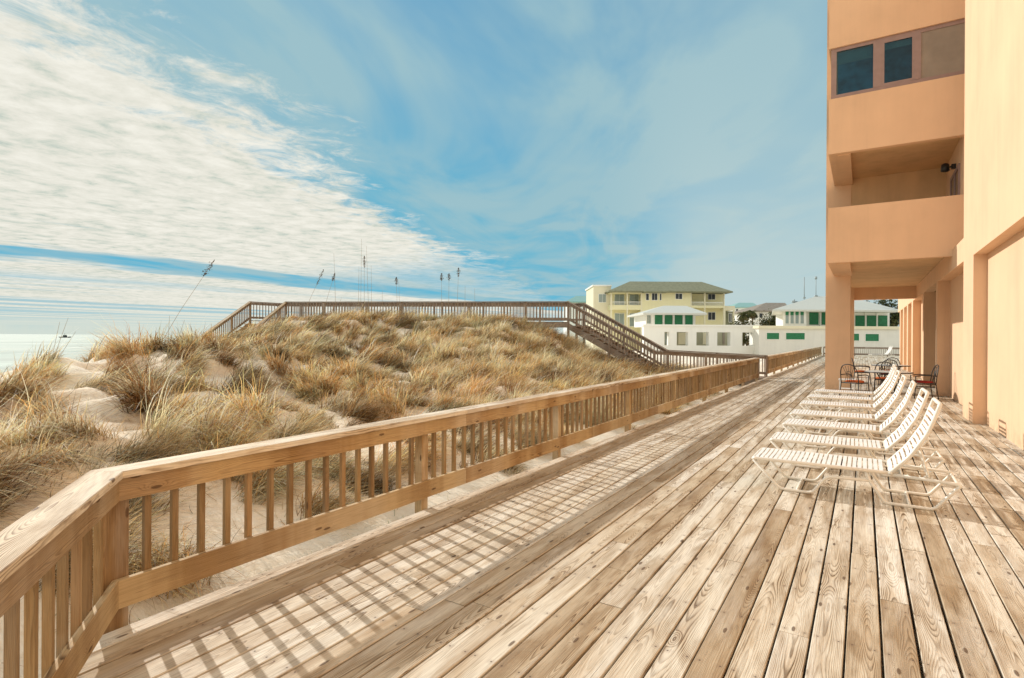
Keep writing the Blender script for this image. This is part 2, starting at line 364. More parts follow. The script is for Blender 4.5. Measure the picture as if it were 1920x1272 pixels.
def copy_tree(o, parent=None):
    c = o.copy(); COL.objects.link(c)
    if parent: c.parent = parent; c.matrix_parent_inverse = o.matrix_parent_inverse.copy()
    for ch in [x for x in bpy.data.objects if x.parent == o]: copy_tree(ch, c)
    return c
def struct(o): o['kind'] = 'structure'; return o

# ------------------------------------------------------------------ terrain
XF = -3.66                                       # inner face of the fence beside the dune
ctl = []
def cp(u, v, D): p = F(u, v, D); q = c2w(p); ctl.append((q.x, q.y, q.z))
for a in [(0, 724, 9.5), (60, 720, 10), (140, 712, 10.5), (200, 692, 11.5), (300, 672, 12.5), (400, 662, 15), (470, 640, 19), (530, 612, 23),
          (620, 600, 26.3), (700, 602, 26.3), (780, 604, 26.2), (850, 606, 26), (950, 609, 25.8), (1010, 622, 25.2), (1080, 652, 25), (1150, 686, 24.5), (1200, 705, 24), (1250, 702, 23.5),
          (0, 822, 6.6), (100, 812, 6.9), (0, 775, 8), (110, 760, 8.4), (300, 800, 7.6), (0, 930, 4.6), (150, 890, 5.3), (450, 800, 8.2), (500, 740, 11.5), (700, 730, 13.5), (700, 655, 21), (500, 685, 15),
          (900, 655, 21.5), (850, 700, 16.5), (1000, 685, 19), (1100, 700, 20), (380, 700, 12), (600, 690, 16)]: cp(*a)
for y in (-4, -1, 1, 3, 5, 8, 11, 14, 17, 20, 23, 26, 30, 36, 45, 60):
    ctl += [(-4.1, y, -.30), (0, y, -.45), (6, y, -.45)]
    if 0 < y < 24: ctl.append((-4.9, y, -.20))
for d_, z in ((-1, -.2),): pass
# seaward side, behind the crest, beach
for (a, D, z) in [(-12.5, 23.3, .45), (-14, 26, .2), (-17, 24, -.8), (-19, 17, -1.6), (-17, 12, -1.0), (-15, 8, -.4), (-24, 12, -2.6), (-28, 22, -2.9), (-20, 30, -2.2), (-12, 33, -.6),
                  (-4, 31.5, 1.0), (3, 30, .5), (0, 38, -.1), (-10, 45, -1.6), (-25, 45, -3.1), (-36, 30, -3.6), (-34, 5, -3.4), (-5.2, 29.3, 2.3), (-9, 29.8, 1.9), (0, 28.6, 2.0), (9, 27, .0), (-14, 3, .3), (-20, 2, -1.5)]:
    q = c2w((a, D, z)); ctl.append((q.x, q.y, q.z))
ctl = np.array(ctl); NC = len(ctl)
def tps(r2): return np.where(r2 > 1e-9, .5*r2*np.log(np.maximum(r2, 1e-9)), 0.)
d2 = ((ctl[:, None, :2]-ctl[None, :, :2])**2).sum(-1)
A = np.zeros((NC+3, NC+3)); A[:NC, :NC] = tps(d2)+np.eye(NC)*1.2; A[:NC, NC] = 1; A[:NC, NC+1:] = ctl[:, :2]; A[NC:, :NC] = A[:NC, NC:].T
sol = np.linalg.solve(A, np.concatenate([ctl[:, 2], [0, 0, 0]]))
# lattice noise for numpy arrays
_G = rng.random((256, 256))
def vnoise(x, y):
    xi = np.floor(x).astype(int); yi = np.floor(y).astype(int); fx = x-xi; fy = y-yi
    fx = fx**3*(fx*(fx*6-15)+10); fy = fy**3*(fy*(fy*6-15)+10); g = lambda a, b_: _G[a % 256, b_ % 256]
    return (g(xi, yi)*(1-fx)+g(xi+1, yi)*fx)*(1-fy)+(g(xi, yi+1)*(1-fx)+g(xi+1, yi+1)*fx)*fy
def fbm(x, y, o=4):
    r = 0; a = .5
    for i in range(o): r = r+a*(vnoise(x, y)-.5); x, y = (x*.8-y*.6)*2.03+17, (x*.6+y*.8)*2.03+9; a *= .5
    return r
def height(x, y):
    x = np.atleast_1d(np.asarray(x, float)); y = np.atleast_1d(np.asarray(y, float))
    xc = np.clip(x, -48, 8); yc = np.clip(y, -6, 62)
    z = np.empty(len(x))
    for i in range(0, len(x), 20000):
        s_ = slice(i, i+20000)
        r2 = (xc[s_, None]-ctl[None, :, 0])**2+(yc[s_, None]-ctl[None, :, 1])**2
        z[s_] = tps(r2)@sol[:NC]+sol[NC]+sol[NC+1]*xc[s_]+sol[NC+2]*yc[s_]
    z = np.clip(z, -4.6, 3.2)
    amp = np.clip((-4.3-x)/2.5, 0, 1)
    z = z+amp*(fbm(x*.6+y*.5, y*.6-x*.5)*.42+fbm(x*2.6+5, y*2.6, 3)*.07)
    z = z+amp*.6*np.clip(fbm(x*1.5+3, y*1.5, 3), -.12, .4)
    k = np.clip((x+4.4)/.5, 0, 1); z = z*(1-k)+k*np.minimum(z, -.32)
    far = np.clip((-x-38)/16, 0, 1); z = z*(1-far)+far*-5.5
    fy = np.clip((y-50)/16, 0, 1)*np.clip((x+38)/8, 0, 1); z = z*(1-fy)+fy*-.25
    return z
def grid_obj(name, xs, ys, mat):
    X, Y = np.meshgrid(xs, ys); nx, ny = len(xs), len(ys)
    Z = height(X.ravel(), Y.ravel()); co = np.stack([X.ravel(), Y.ravel(), Z], 1)
    i = np.arange(nx*ny).reshape(ny, nx); q = np.stack([i[:-1, :-1], i[:-1, 1:], i[1:, 1:], i[1:, :-1]], -1).reshape(-1, 4)
    me = bpy.data.meshes.new(name); me.vertices.add(len(co)); me.vertices.foreach_set('co', co.ravel())
    me.loops.add(q.size); me.loops.foreach_set('vertex_index', q.ravel()); me.polygons.add(len(q))
    me.polygons.foreach_set('loop_start', np.arange(0, q.size, 4)); me.polygons.foreach_set('use_smooth', np.ones(len(q), bool))
    me.update(calc_edges=True); me.materials.append(M[mat]); o = bpy.data.objects.new(name, me); COL.objects.link(o); return o
def grow(a, b_, fine_, lim):                     # fine steps in the middle, growing outwards
    v = list(np.arange(a, b_, fine_)); st = fine_
    lo = [a]; 
    while lo[-1] > lim[0]: st *= 1.25; lo.append(lo[-1]-st)
    hi = [v[-1]]; st = fine_
    while hi[-1] < lim[1]: st *= 1.25; hi.append(hi[-1]+st)
    return np.array(sorted(set(lo[1:]+v+hi[1:])))
struct(grid_obj('ground', grow(-26, -3.2, .12, (-900, 2500)), grow(-2, 32, .14, (-700, 6000)), 'sand'))
# sea
mb = MB(); mb.add([(-40, -9000, -4.0), (-40, 9000, -4.0), (-15000, 9000, -4.0), (-15000, -9000, -4.0)], [(0, 1, 2, 3)])
mb.add([(-40, 9000, -4.0), (-40, 60, -4.0), (-39, 60, -4.0), (-39, 9000, -4.0)], [(0, 1, 2, 3)])
struct(mb.build('sea', 'sea'))

# ------------------------------------------------------------------ deck
PITCH = .1698; X0 = -3.645
LP0 = Vector((-3.69, 1.50, 0)); LDIR = Vector((.81, -.586, 0)).normalized()    # foot of the cut corner fence
def line_y(x): return LP0.y+(x-LP0.x)/LDIR.x*LDIR.y
tone_pref = {4: .92, 5: .80, 9: .05, 10: .93, 11: .85}
mb = MB(); row = 0; x = X0+PITCH/2
while x < 2.25 or row < 0:
    y = line_y(x)-.10 if x < -1.8 else -1.6
    yend = 65.6
    first = True
    while y < yend:
        ln = random.choice([2.4, 3.0, 3.6, 3.6, 4.8]); ln = ln*random.uniform(.35, 1) if first else ln
        first = False
        e = min(y+ln, yend); r_ = random.random()
        if row in (1, 2) : r_ = random.uniform(.70, .98)
        if row in (3, 4, 5, 6): r_ = random.uniform(.0, .56)
        if row in (8, 9): r_ = random.uniform(.66, .86)
        dz_ = random.uniform(-.0015, .0015)
        mb.board((x, y+.002, -.019+dz_), (x, e-.003, -.019+dz_+random.uniform(-.001, .001)), PITCH-random.uniform(.009, .017), .038, rnd=r_, ch=.004)
        y = e
    x += PITCH; row += 1
while x < 7.5:
    y = 44.6
    while y < 65.6:
        e = min(y+3.6, 65.6); mb.board((x, y+.002, -.019), (x, e-.003, -.019), PITCH-.01, .038); y = e
    x += PITCH
deck = struct(mb.build('deck', 'deck'))
tag(deck, None)
mb = MB()
for y in np.arange(-1.4, 65, 1.2):
    xs = max(X0+.05, LP0.x+(y-LP0.y)/LDIR.y*LDIR.x+.15 if y < 1.5 else X0+.05)
    mb.board((xs, y, -.14), (2.2, y, -.14), .05, .19)
struct(mb.build('deck_joists', 'walk'))

# ------------------------------------------------------------------ fences
def fence(name, label, pts, mat, H=.905, posts=None, post_d=2.95, nmax=100, out=None, spacing=.168, ground=None, topcap=True, slopes=False, post_below=.4, group=None):
    """pts: polyline of inner-face foot points (z = floor level); rails, cap, posts, balusters. Thing > parts."""
    pts = [Vector(p) for p in pts]
    root = thing(name, label, 'fence', pts[0], 0, group)
    bal_n = 0; rest = MB(); left = nmax
    for i in range(len(pts)-1):
        a, b_ = pts[i], pts[i+1]; ax = (b_-a); hl = Vector((ax.x, ax.y, 0)).length; ux = Vector((ax.x, ax.y, 0)).normalized()
        sd = Vector((-ux.y, ux.x, 0))*(1 if out is None else out)      # outwards
        # mitres towards neighbouring legs
        def mit(j):
            if j <= 0 or j >= len(pts)-1: return 0.
            u0 = (pts[j]-pts[j-1]); u0.z = 0; u0.normalize(); u1 = (pts[j+1]-pts[j]); u1.z = 0; u1.normalize()
            ang = math.atan2(u0.cross(u1).z, u0.dot(u1)); return math.tan(ang/2)
        mA, mB_ = mit(i), mit(i+1)
        zt = lambda q, h: q+Vector((0, 0, h))
        vert_up = Vector((0, 0, 1))
        def rail(nm, off, h, wd, th, flat, bits=3.6):
            mbx = MB(); n = max(1, int(round(hl/bits))) if bits else 1
            oo = off*(1 if out is None else out)
            for k in range(n):
                p, q = a+ax*(k/n)+sd*off, a+ax*((k+1)/n)+sd*off
                e0 = p+ux*(oo*mA if k == 0 else .0015); e1 = q-ux*(oo*mB_ if k == n-1 else .0015)
                s0 = -mA if k == 0 else 0.; s1 = mB_ if k == n-1 else 0.
                if flat: mbx.board(zt(e0, h), zt(e1, h), wd, th, vert_up, .004, m0=s0, m1=s1)
                else: mbx.board(zt(e0, h), zt(e1, h), th, wd, vert_up, .003, m0=s0, m1=s1)
            return mbx.build(nm, 'cap' if flat and mat == 'rail' else mat, root)
        if topcap: rail('top_cap', .075, H-.022, .185, .042, True)
        rail('top_rail', .02, H-.045-.066, .13, .038, False)
        rail('bottom_rail', .02, .10+.083, .165, .038, False)
        # posts
        if posts is not None: ds = posts[i]
        else:
            n = max(1, int(round(hl/post_d))); ds = [hl*k/n for k in range(n+1)]
            if i > 0: ds = ds[1:]
        for dd in ds:
            p = a+ax*(dd/hl)+sd*.087; mbx = MB()
            cpw = .135 if (i == 1 and dd == 0) else .092
            mbx.board(zt(p, -post_below), zt(p, H-.045), cpw, .092, sd, .004, rnd=1. if cpw > .1 else random.random()); mbx.build('post', mat, root)
        # balusters
        n = int(hl/spacing)
        for k in range(1, n):
            dd = hl*k/n+random.uniform(-.006, .006)
            if min(abs(dd-q) for q in ds) < .07: continue
            p = a+ax*(dd/hl)+sd*.058
            tgt = MB() if left > 0 else rest
            tgt.board(zt(p, .13), zt(p, H-.055), .038, .036, sd, .002)
            if left > 0: tgt.build('baluster', 'baluster' if mat == 'rail' else mat, root); left -= 1
    if rest.v:
        o = rest.build('baluster', 'baluster' if mat == 'rail' else mat, root); o['kind'] = 'stuff'; o['label'] = 'run of the more distant balusters of this railing'
    return root
cut_end = LP0+LDIR*2.6
fence('deck_fence', 'golden wooden railing with a cut corner, running between the deck and the dune',
      [tuple(Vector((-3.66, 1.53, 0))+LDIR*2.4), (-3.66, 1.53, 0), (-3.66, 25.0, 0)], 'rail', posts=[[.1], [.0, 2.72, 5.63, 8.5, 11.45, 14.45, 17.4, 20.3, 23.4]])
fence('deck_fence', 'low wooden railing along the far deck, between the walkway gap and white beach house',
      [(-3.66, 27.3, 0), (-3.66, 65.5, 0)], 'rail', nmax=100)
fence('deck_fence', 'dark weathered railing closing the far end of the deck, seen under the building',
      [(-3.5, 65.6, 0), (7.4, 65.6, 0)], 'walk', nmax=64)

# ------------------------------------------------------------------ walkway over the dune
def cf(x, D, z): return c2w((x, D, z))
A_ = Vector((-11.35, 28.0, 2.45)); B_ = Vector((2.62, 26.0, 2.42)); C_ = Vector((6.0, 23.5, .22))
crossw = Vector((.14, .99, 0)).normalized()*1.5; crs = Vector((.59, .80, 0)).normalized()*1.5
A2 = A_+crossw; B2 = B_+crs; C2 = C_+crs; E_ = Vector((-13.15, 28.0, 2.45)); E2 = Vector((-12.2, 29.3, 2.45))
Dn = cf(0, 0, 0); gapN = Vector((-3.70, 25.0, 0)); gapF = Vector((-3.70, 27.1, 0))
wk = thing('dune_walkway', 'grey wooden boardwalk crossing over the grassy dune with stairs and railings', 'boardwalk', c2w((A_.x, A_.y, 0)), 0)
def deckstrip(name, n0, n1, f0, f1, tfw, mat='walk'):
    mb = MB(); ln = (n1-n0).length; k = int(ln/.15)
    for i in range(k):
        t_ = (i+.5)/k; p = n0.lerp(n1, t_); q = f0.lerp(f1, t_)
        mb.board(tfw(p)-Vector((0, 0, .02)), tfw(q)-Vector((0, 0, .02)), .138, .038)
    for s0, s1 in ((n0, n1), (f0, f1)):
        mb.board(tfw(s0)-Vector((0, 0, .145)), tfw(s1)-Vector((0, 0, .145)), .05, .20)
    return mb.build(name, mat, wk)
deckstrip('walkway_floor', A_, B_, A2, B_+crossw, c2w)
mb = MB()                                                        # landings
for i in range(10):
    t_ = (i+.5)/10; mb.board(c2w(E_.lerp(A_, t_)-Vector((0, 0, .021))), c2w(E2.lerp(A2, t_)-Vector((0, 0, .021))), .17, .038)
mb.build('landing_floor', 'walk', wk)
id_ = lambda p: p
gN = Vector((-3.70, 24.95, -.0)); gF = Vector((-3.70, 27.2, -.0))
Cw, C2w = c2w(C_), c2w(C2)
deckstrip('walkway_floor', Cw, gN, C2w, gF, id_)
def stairs(name, n0, n1, f0, f1, steps, mat='walk'):
    st = None; mb = MB()
    for s0, s1 in ((n0, n1), (f0, f1)):
        mb.board(c2w(s0)-Vector((0, 0, .20)), c2w(s1)-Vector((0, 0, .12)), .045, .26)
    st = mb.build(name, mat, wk)
    for i in range(1, steps):
        t_ = i/steps; p = n0.lerp(n1, t_); q = f0.lerp(f1, t_)
        mb = MB(); mb.board(c2w(p)-Vector((0, 0, .02)), c2w(q)-Vector((0, 0, .02)), .29, .04); mb.board(c2w(p)-Vector((0, 0, .12)), c2w(q)-Vector((0, 0, .12)), .02, .15); mb.build('tread', mat, st)
    return st
stairs('stair_flight', B_, C_, B2, C2, 12)
dS = Vector((-.05, -.999, 0)).normalized()
A3 = A_+dS*5.0+Vector((0, 0, -2.15)); E3 = E_+dS*5.0+Vector((0, 0, -2.15))
stairs('stair_flight', A_, A3, E_, E3, 12, 'rail')
nbal = [100]; restb = MB()
def railing(seq, mat, tfw, hgt=.93, post_step=1.9, sp=.15):
    root = wk; pts = [tfw(Vector(p)) for p in seq]
    cap = MB(); rl = MB()
    for i in range(len(pts)-1):
        a, b_ = pts[i], pts[i+1]; ax = b_-a; hl = Vector((ax.x, ax.y, 0)).length
        e = ax.normalized()*.03
        cap.board(a+Vector((0, 0, hgt))-e, b_+Vector((0, 0, hgt))+e, .15, .04)
        rl.board(a+Vector((0, 0, hgt-.09)), b_+Vector((0, 0, hgt-.09)), .04, .12)
        rl.board(a+Vector((0, 0, .14)), b_+Vector((0, 0, .14)), .04, .10)
        sd = Vector((-ax.y, ax.x, 0)).normalized()*.04
        n = max(1, int(round(hl/post_step)))
        for k in range(n+1):
            if i > 0 and k == 0: continue
            p = a+ax*(k/n)+sd*0
            g = float(height(p.x, p.y)[0])-.3
            mb = MB(); mb.board((p.x, p.y, min(g, p.z-.3)), p+Vector((0, 0, hgt-.02)), .09, .09, sd); mb.build('post', mat, root)
        nb = int(hl/sp)
        for k in range(1, nb):
            p = a+ax*(k/nb)+sd
            if nbal[0] > 0: mb = MB()
            else: mb = restb
            mb.board(p+Vector((0, 0, .08)), p+Vector((0, 0, hgt-.03)), .035, .035, sd)
            if nbal[0] > 0: mb.build('baluster', mat, root); nbal[0] -= 1
    cap.build('handrail', mat, root); rl.build('rail', mat, root)
railing([B_, A_], 'walk', c2w)
railing([C_, B_], 'walk', c2w)
railing([C2, B2, B_+crossw*1.0+Vector((.35, 0, 0)), A2, E2, E_], 'walk', c2w)
railing([A_, A3], 'rail', c2w); railing([E_, E3], 'rail', c2w)
railing([Cw, gN], 'walk', id_); railing([C2w, gF], 'walk', id_)
o = restb.build('baluster', 'walk', wk); o['kind'] = 'stuff'; o['label'] = 'remaining balusters of the walkway railings'

# ------------------------------------------------------------------ condominium building
bd = thing('condominium', 'tall peach stucco condominium with balcony wing on columns beside the deck', 'building', (1.87, 0, 0))
XW = 1.87; ZH = 3.42; TOP = 15.
def bpart(name, mat, *boxes, parent=bd):
    mb = MB()
    for q in boxes: mb.box(*q)
    return mb.build(name, mat, parent)
bpart('wall', 'peach', (XW, 9, -6, 15.90, ZH, TOP))                                   # upper facade
bpart('wall', 'peach', (XW+.75, 9, 15.90, 17.75, 3.98, TOP))                          # set-back strip behind the corner
bpart('wall_band', 'peach', (XW, XW+.3, 15.90, 31.6, ZH+.03, 3.97))
bpart('recessed_wall', 'peach', (2.09, 2.4, -6, 14.56, -.3, ZH+.02))
bpart('recessed_wall', 'peach', (2.17, 2.45, 15.85, 21.15, -.3, ZH+.05))
bpart('recessed_wall', 'peach', (2.17, 2.45, 26.1, 31.3, -.3, ZH+.05))
bpart('pilaster', 'peach', (XW, 2.5, 14.56, 15.90, -.3, ZH))
bpart('pilaster', 'peach', (XW, 2.5, 21.12, 21.5, -.3, ZH+.03))
bpart('pilaster', 'peach', (XW, 2.5, 25.7, 26.15, -.3, ZH+.03))
for i, y in enumerate((31.1, 34.4, 37.8, 41.2)):
    bpart('pilaster', 'peach', (XW, 2.5, y, y+.9, -.3, ZH+.03))
    if i < 3: bpart('recessed_wall', 'peach', (2.2, 2.5, y+.9, y+3.4, -.3, ZH+.03))
bpart('wall', 'peach', (XW, 9, 31.6, 44.3, ZH+.03, TOP))
bpart('wall', 'peach', (2.3, 9, 42.1, 44.3, -.3, ZH+.03))
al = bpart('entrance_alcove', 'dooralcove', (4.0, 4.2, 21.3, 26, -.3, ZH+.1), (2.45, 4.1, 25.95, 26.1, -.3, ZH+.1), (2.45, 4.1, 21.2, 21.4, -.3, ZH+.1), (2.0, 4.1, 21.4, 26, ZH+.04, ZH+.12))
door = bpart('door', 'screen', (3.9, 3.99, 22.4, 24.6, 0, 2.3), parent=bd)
# wing: front face at Y = 17.75, columns and slabs
YF, YB, XL = 17.75, 29.6, -.86
zs = [(3.80, 5.32), (6.81, 8.33), (9.73, 11.3), (12.8, 14.9)]
for z0, z1 in zs:
    bpart('balcony_parapet', 'peach', (XL, 2.62, YF, YF+.2, z0, z1), (XL, XL+.2, YF+.2, 21.5, z0, z1))
for z in (3.97, 6.97, 9.9, 12.95):
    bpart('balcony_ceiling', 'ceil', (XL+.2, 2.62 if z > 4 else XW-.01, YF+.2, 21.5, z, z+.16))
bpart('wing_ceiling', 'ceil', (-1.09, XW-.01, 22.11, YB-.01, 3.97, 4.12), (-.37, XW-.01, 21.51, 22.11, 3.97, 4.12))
for i, z0 in enumerate((3.76, 6.76, 9.7)):
    bpart('cantilever_beam', 'peach', (XL+.203, XL+.52, YF+.2, 21.5, z0+.02, z0+.215))
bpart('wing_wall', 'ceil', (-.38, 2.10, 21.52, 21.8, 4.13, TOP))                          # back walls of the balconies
bpart('wing_side_wall', 'peach', (2.10, 2.6, YF+.2, 21.5, 4.13, TOP))
bpart('wing_wall', 'peach', (-1.10, 2.6, 22.1, YB, 4.13, TOP))
bpart('column', 'peach', (-1.10, -.38, 21.5, 22.1, -.3, TOP))
bpart('column', 'peach', (-1.10, -.38, 28.9, YB, -.3, 3.97))
bpart('end_beam', 'peach', (-.38, XW, YB-.35, YB, 3.45, 3.97))
bpart('edge_beam', 'peach', (-1.1, -.8, 22.1, 28.9, 3.62, 3.97))
# enclosed balcony with its window band
wn = bpart('window', 'mauve', (XL+.05, 2.62, YF+.05, YF+.11, 8.33, 8.44), (XL+.05, 2.62, YF+.05, YF+.11, 9.63, 9.73), (XL+.05, -.68, YF+.05, YF+.11, 8.44, 9.63),
           (.17, .36, YF+.04, YF+.12, 8.44, 9.63), (1.08, 1.21, YF+.04, YF+.12, 8.44, 9.63))
bpart('window_pane', 'clear', (-.68, .17, YF+.07, YF+.085, 8.44, 9.63), parent=wn)
bpart('window_sash', 'mauve', (.36, 1.08, YF+.045, YF+.09, 8.44, 8.50), (.36, 1.08, YF+.045, YF+.09, 9.57, 9.63), (.36, .42, YF+.045, YF+.09, 8.5, 9.57), (1.02, 1.08, YF+.045, YF+.09, 8.5, 9.57), parent=wn)
bpart('window_pane', 'clear', (.42, 1.02, YF+.06, YF+.075, 8.50, 9.57), parent=wn)
bpart('screen_panel', 'screen', (1.21, 2.62, YF+.07, YF+.085, 8.44, 9.63), parent=wn)
bpart('window_blind', 'blind', (-.66, .15, YF+.14, YF+.15, 9.30, 9.62), (.40, 1.04, YF+.14, YF+.15, 9.42, 9.60), parent=wn)
bpart('reflection_backing', 'sky_backing', (-.66, 1.2, YF+.42, YF+.45, 8.35, 9.7), parent=wn)  # panel added behind the panes to carry the painted sky reflection
sd_ = bpart('sliding_door', 'mauve', (2.06, 2.099, 18.5, 20.2, 4.2, 4.3), (2.06, 2.099, 18.5, 20.2, 6.2, 6.3), (2.06, 2.099, 18.5, 18.6, 4.3, 6.2), (2.06, 2.099, 20.1, 20.2, 4.3, 6.2), (2.06, 2.099, 19.3, 19.4, 4.3, 6.2))
bpart('door_glass', 'glass', (2.075, 2.09, 18.6, 20.1, 4.3, 6.2), parent=sd_)
mb = MB(); mb.box(2.0, 2.1, 19.3, 19.42, 6.38, 6.5); mb.tube([(2.0, 19.36, 6.44), (1.9, 19.30, 6.42)], .02); mb.lathe((1.86, 19.28, 6.30), [(.05, 0), (.10, .02), (.09, .2), (.04, .23)], 12)
mb.build('wall_lamp', 'black', bd)

# ------------------------------------------------------------------ chaise longues
def arc(pts, rad=.04, n=4):
    """round the corners of a polyline"""
    pts = [Vector(p) for p in pts]; out = [pts[0]]
    for i in range(1, len(pts)-1):
        a, b_, c = pts[i-1], pts[i], pts[i+1]; d1 = (a-b_); d2_ = (c-b_); r = min(rad, d1.length*.45, d2_.length*.45)
        p, q = b_+d1.normalized()*r, b_+d2_.normalized()*r
        for k in range(n+1):
            t_ = k/n; out.append(p.lerp(b_, t_).lerp(b_.lerp(q, t_), t_))
    out.append(pts[-1]); return out
def make_chaise():
    ox, oy = -1.08, 6.9
    root = thing('chaise_longue', '', 'lounge chair', (ox, oy, 0), 0, 'white strap chaise longues lined up on the deck')
    W_ = .62; r = .0190
    seat = [(-1.08, .315), (-1.03, .335), (.20, .335), (.235, .33)]
    back = [(.235, .33), (.40, .52), (.54, .76), (.615, .98), (.64, 1.06)]
    sf = MB(); y0, y1 = oy, oy+W_
    sf.tube(arc([(.235, y0, .33), (-1.06, y0, .33), (-1.08, y0+.05, .31), (-1.08, y1-.05, .31), (-1.06, y1, .33), (.235, y1, .33)], .05), r)
    sf.tube([(.235, y0, .33), (.235, y1, .33)], r*.8)
    sf.build('seat_frame', 'tube', root)
    bf = MB(); L1 = [(x, y0, z) for x, z in back]; L2 = [(x, y1, z) for x, z in back][::-1]
    bf.tube(arc(L1+L2, .06), r); bf.build('backrest_frame', 'tube', root)
    def strapset(prof, pitch, a0, a1):
        mb = MB(); P_ = [Vector((x, 0, z)) for x, z in prof]; cum = [0]
        for i in range(1, len(P_)): cum.append(cum[-1]+(P_[i]-P_[i-1]).length)
        def at(s_):
            s_ = max(0, min(cum[-1], s_))
            for i in range(1, len(P_)):
                if s_ <= cum[i]: return P_[i-1].lerp(P_[i], (s_-cum[i-1])/(cum[i]-cum[i-1])), (P_[i]-P_[i-1]).normalized()
        s_ = a0
        while s_ < cum[-1]-a1:
            c, tg = at(s_); nr = Vector((-tg.z, 0, tg.x)); wv_ = .0172; sag = .006+random.random()*.004
            vs = []; n = 8
            for j in range(n+1):
                t_ = j/n; y = y0-.012+(W_+.024)*t_
                dn = -sag*math.sin(math.pi*t_)+r+.003 - (.010 if j in (0, n) else 0)
                for sgn in (-1, 1):
                    for hh in (0, -.0035):
                        p = c+tg*wv_*sgn+nr*(dn+hh); vs.append((p.x, y, p.z))
            fs = []
            for j in range(n):
                a = j*4; b4 = a+4
                fs += [(a, a+2, b4+2, b4), (a+1, b4+1, b4+3, a+3), (a, b4, b4+1, a+1), (a+2, a+3, b4+3, b4+2)]
            fs += [(0, 1, 3, 2), (n*4, n*4+2, n*4+3, n*4+1)]
            mb.add(vs, fs); s_ += pitch
        return mb
    strapset([(-1.06, .335), (.235, .335)], .0475, .03, .03).build('seat_straps', 'strap', root)
    strapset(back, .055, .03, .10).build('backrest_straps', 'strap', root)
    for y in (y0+.012, y1-.012):
        mb = MB(); mb.tube(arc([(-1.07, y, .31), (-.79, y, .015), (-.47, y, .015), (-.33, y, .215), (.09, y, .225)], .05), r*.9); mb.build('front_leg', 'tube', root)
        mb = MB(); mb.tube(arc([(.02, y, .315), (.06, y, .22), (.19, y, .015), (.60, y, .015), (.80, y, .275), (.77, y, .29), (.235, y, .315)], .04), r*.9); mb.build('rear_leg', 'tube', root)
    mb = MB()
    for (x, z) in ((-.62, .015), (-.05, .225), (.40, .015), (.79, .27)): mb.tube([(x, y0+.01, z), (x, y1-.01, z)], r*.8)
    mb.build('crossbar', 'tube', root)
    mb = MB(); mb.tube(arc([(.47, y0+.03, .64), (.56, y0+.04, .30), (.56, y1-.04, .30), (.47, y1-.03, .64)], .03), r*.6)
    for x in (.38, .48, .58): mb.box(x-.006, x+.006, y0+.02, y0+.035, .295, .335)
    mb.build('prop_bar', 'tube', root)
    mb = MB(); mb.tube([(.235, y0-.02, .33), (.235, y0+.006, .33)], .019, 10); mb.tube([(.235, y1-.006, .33), (.235, y1+.02, .33)], .019, 10); mb.build('hinge', 'tube', root)
    return root
ch0 = make_chaise()
CH = [(-1.08, 6.90, 'white strap chaise longue nearest the camera, standing fully clear of the others'),
      (-1.07, 8.28, 'second white strap chaise longue from the camera'),
      (-1.10, 9.88, 'third white strap chaise longue from the camera'),
      (-1.13, 11.30, 'middle white strap chaise longue of the row of seven'),
      (-1.13, 13.15, 'fifth white strap chaise longue from the camera, third from the far end'),
      (-1.12, 14.80, 'second farthest white strap chaise longue of the row'),
      (-1.08, 16.45, 'farthest white strap chaise longue of the row, just before the big peach column')]
for i, (x, y, lb) in enumerate(CH):
    o = ch0 if i == 0 else copy_tree(ch0)
    o.location = (x, y, 0); o.rotation_euler = (0, 0, R((0, .8, -1, .6, 1.2, -.8, .5)[i])); o['label'] = lb
o = copy_tree(ch0); o.location = (.55, 59.5, 0); o.rotation_euler = (0, 0, R(20)); o['label'] = 'lone white chaise longue far away, seen between the columns under the building'

# ------------------------------------------------------------------ patio furniture under the wing
def make_chair(loc, rz, label, cush):
    root = thing('patio_chair', label, 'chair', loc, rz, 'wrought iron patio chairs around the tables')
    tf = lambda p: Vector(loc)+Matrix.Rotation(rz, 3, 'Z') @ Vector(p)
    w_, r = .25, .0145
    mb = MB(tf); mb.tube(arc([(-w_, .24, .43), (w_, .24, .43), (w_, -.24, .43), (-w_, -.24, .43)], .05)+[(-w_, .2, .43)], r, 6); mb.build('seat_frame', 'iron', root)
    for sx in (-1, 1):
        mb = MB(tf); mb.tube([(sx*w_, .24, .64), (sx*w_, .23, .43), (sx*(w_+.02), .27, 0)], r, 6); mb.build('leg', 'iron', root)
        mb = MB(tf); mb.tube([(sx*w_, -.24, .43), (sx*(w_+.02), -.30, 0)], r, 6); mb.build('leg', 'iron', root)
        mb = MB(tf); mb.tube(arc([(sx*w_, .24, .64), (sx*(w_+.01), .1, .67), (sx*w_, -.27, .66)], .06), r, 6); mb.build('armrest', 'iron', root)
    mb = MB(tf); top = [(-w_, -.24, .43), (-w_, -.28, .75), (-w_*.7, -.33, .93), (0, -.345, .98), (w_*.7, -.33, .93), (w_, -.28, .75), (w_, -.24, .43)]
    mb.tube(arc(top, .08), r, 6)
    for k in range(-2, 3): mb.tube([(k*.07, -.245, .45), (k*.035, -.28, .68), (k*.085, -.325, .92)], .006, 6)
    mb.tube([(.07*math.cos(a), -.29+.01*math.sin(a), .70+.07*math.sin(a)) for a in np.linspace(0, 2*math.pi, 13)[:-1]], .006, 6, True)
    mb.build('backrest', 'iron', root)
    mb = MB(tf); n = 20; prof = [(.20, .445), (.235, .455), (.24, .475), (.22, .495), (.12, .505)]
    mb.lathe((0, 0, 0), prof, n); mb.build('seat_cushion', cush, root)
    return root
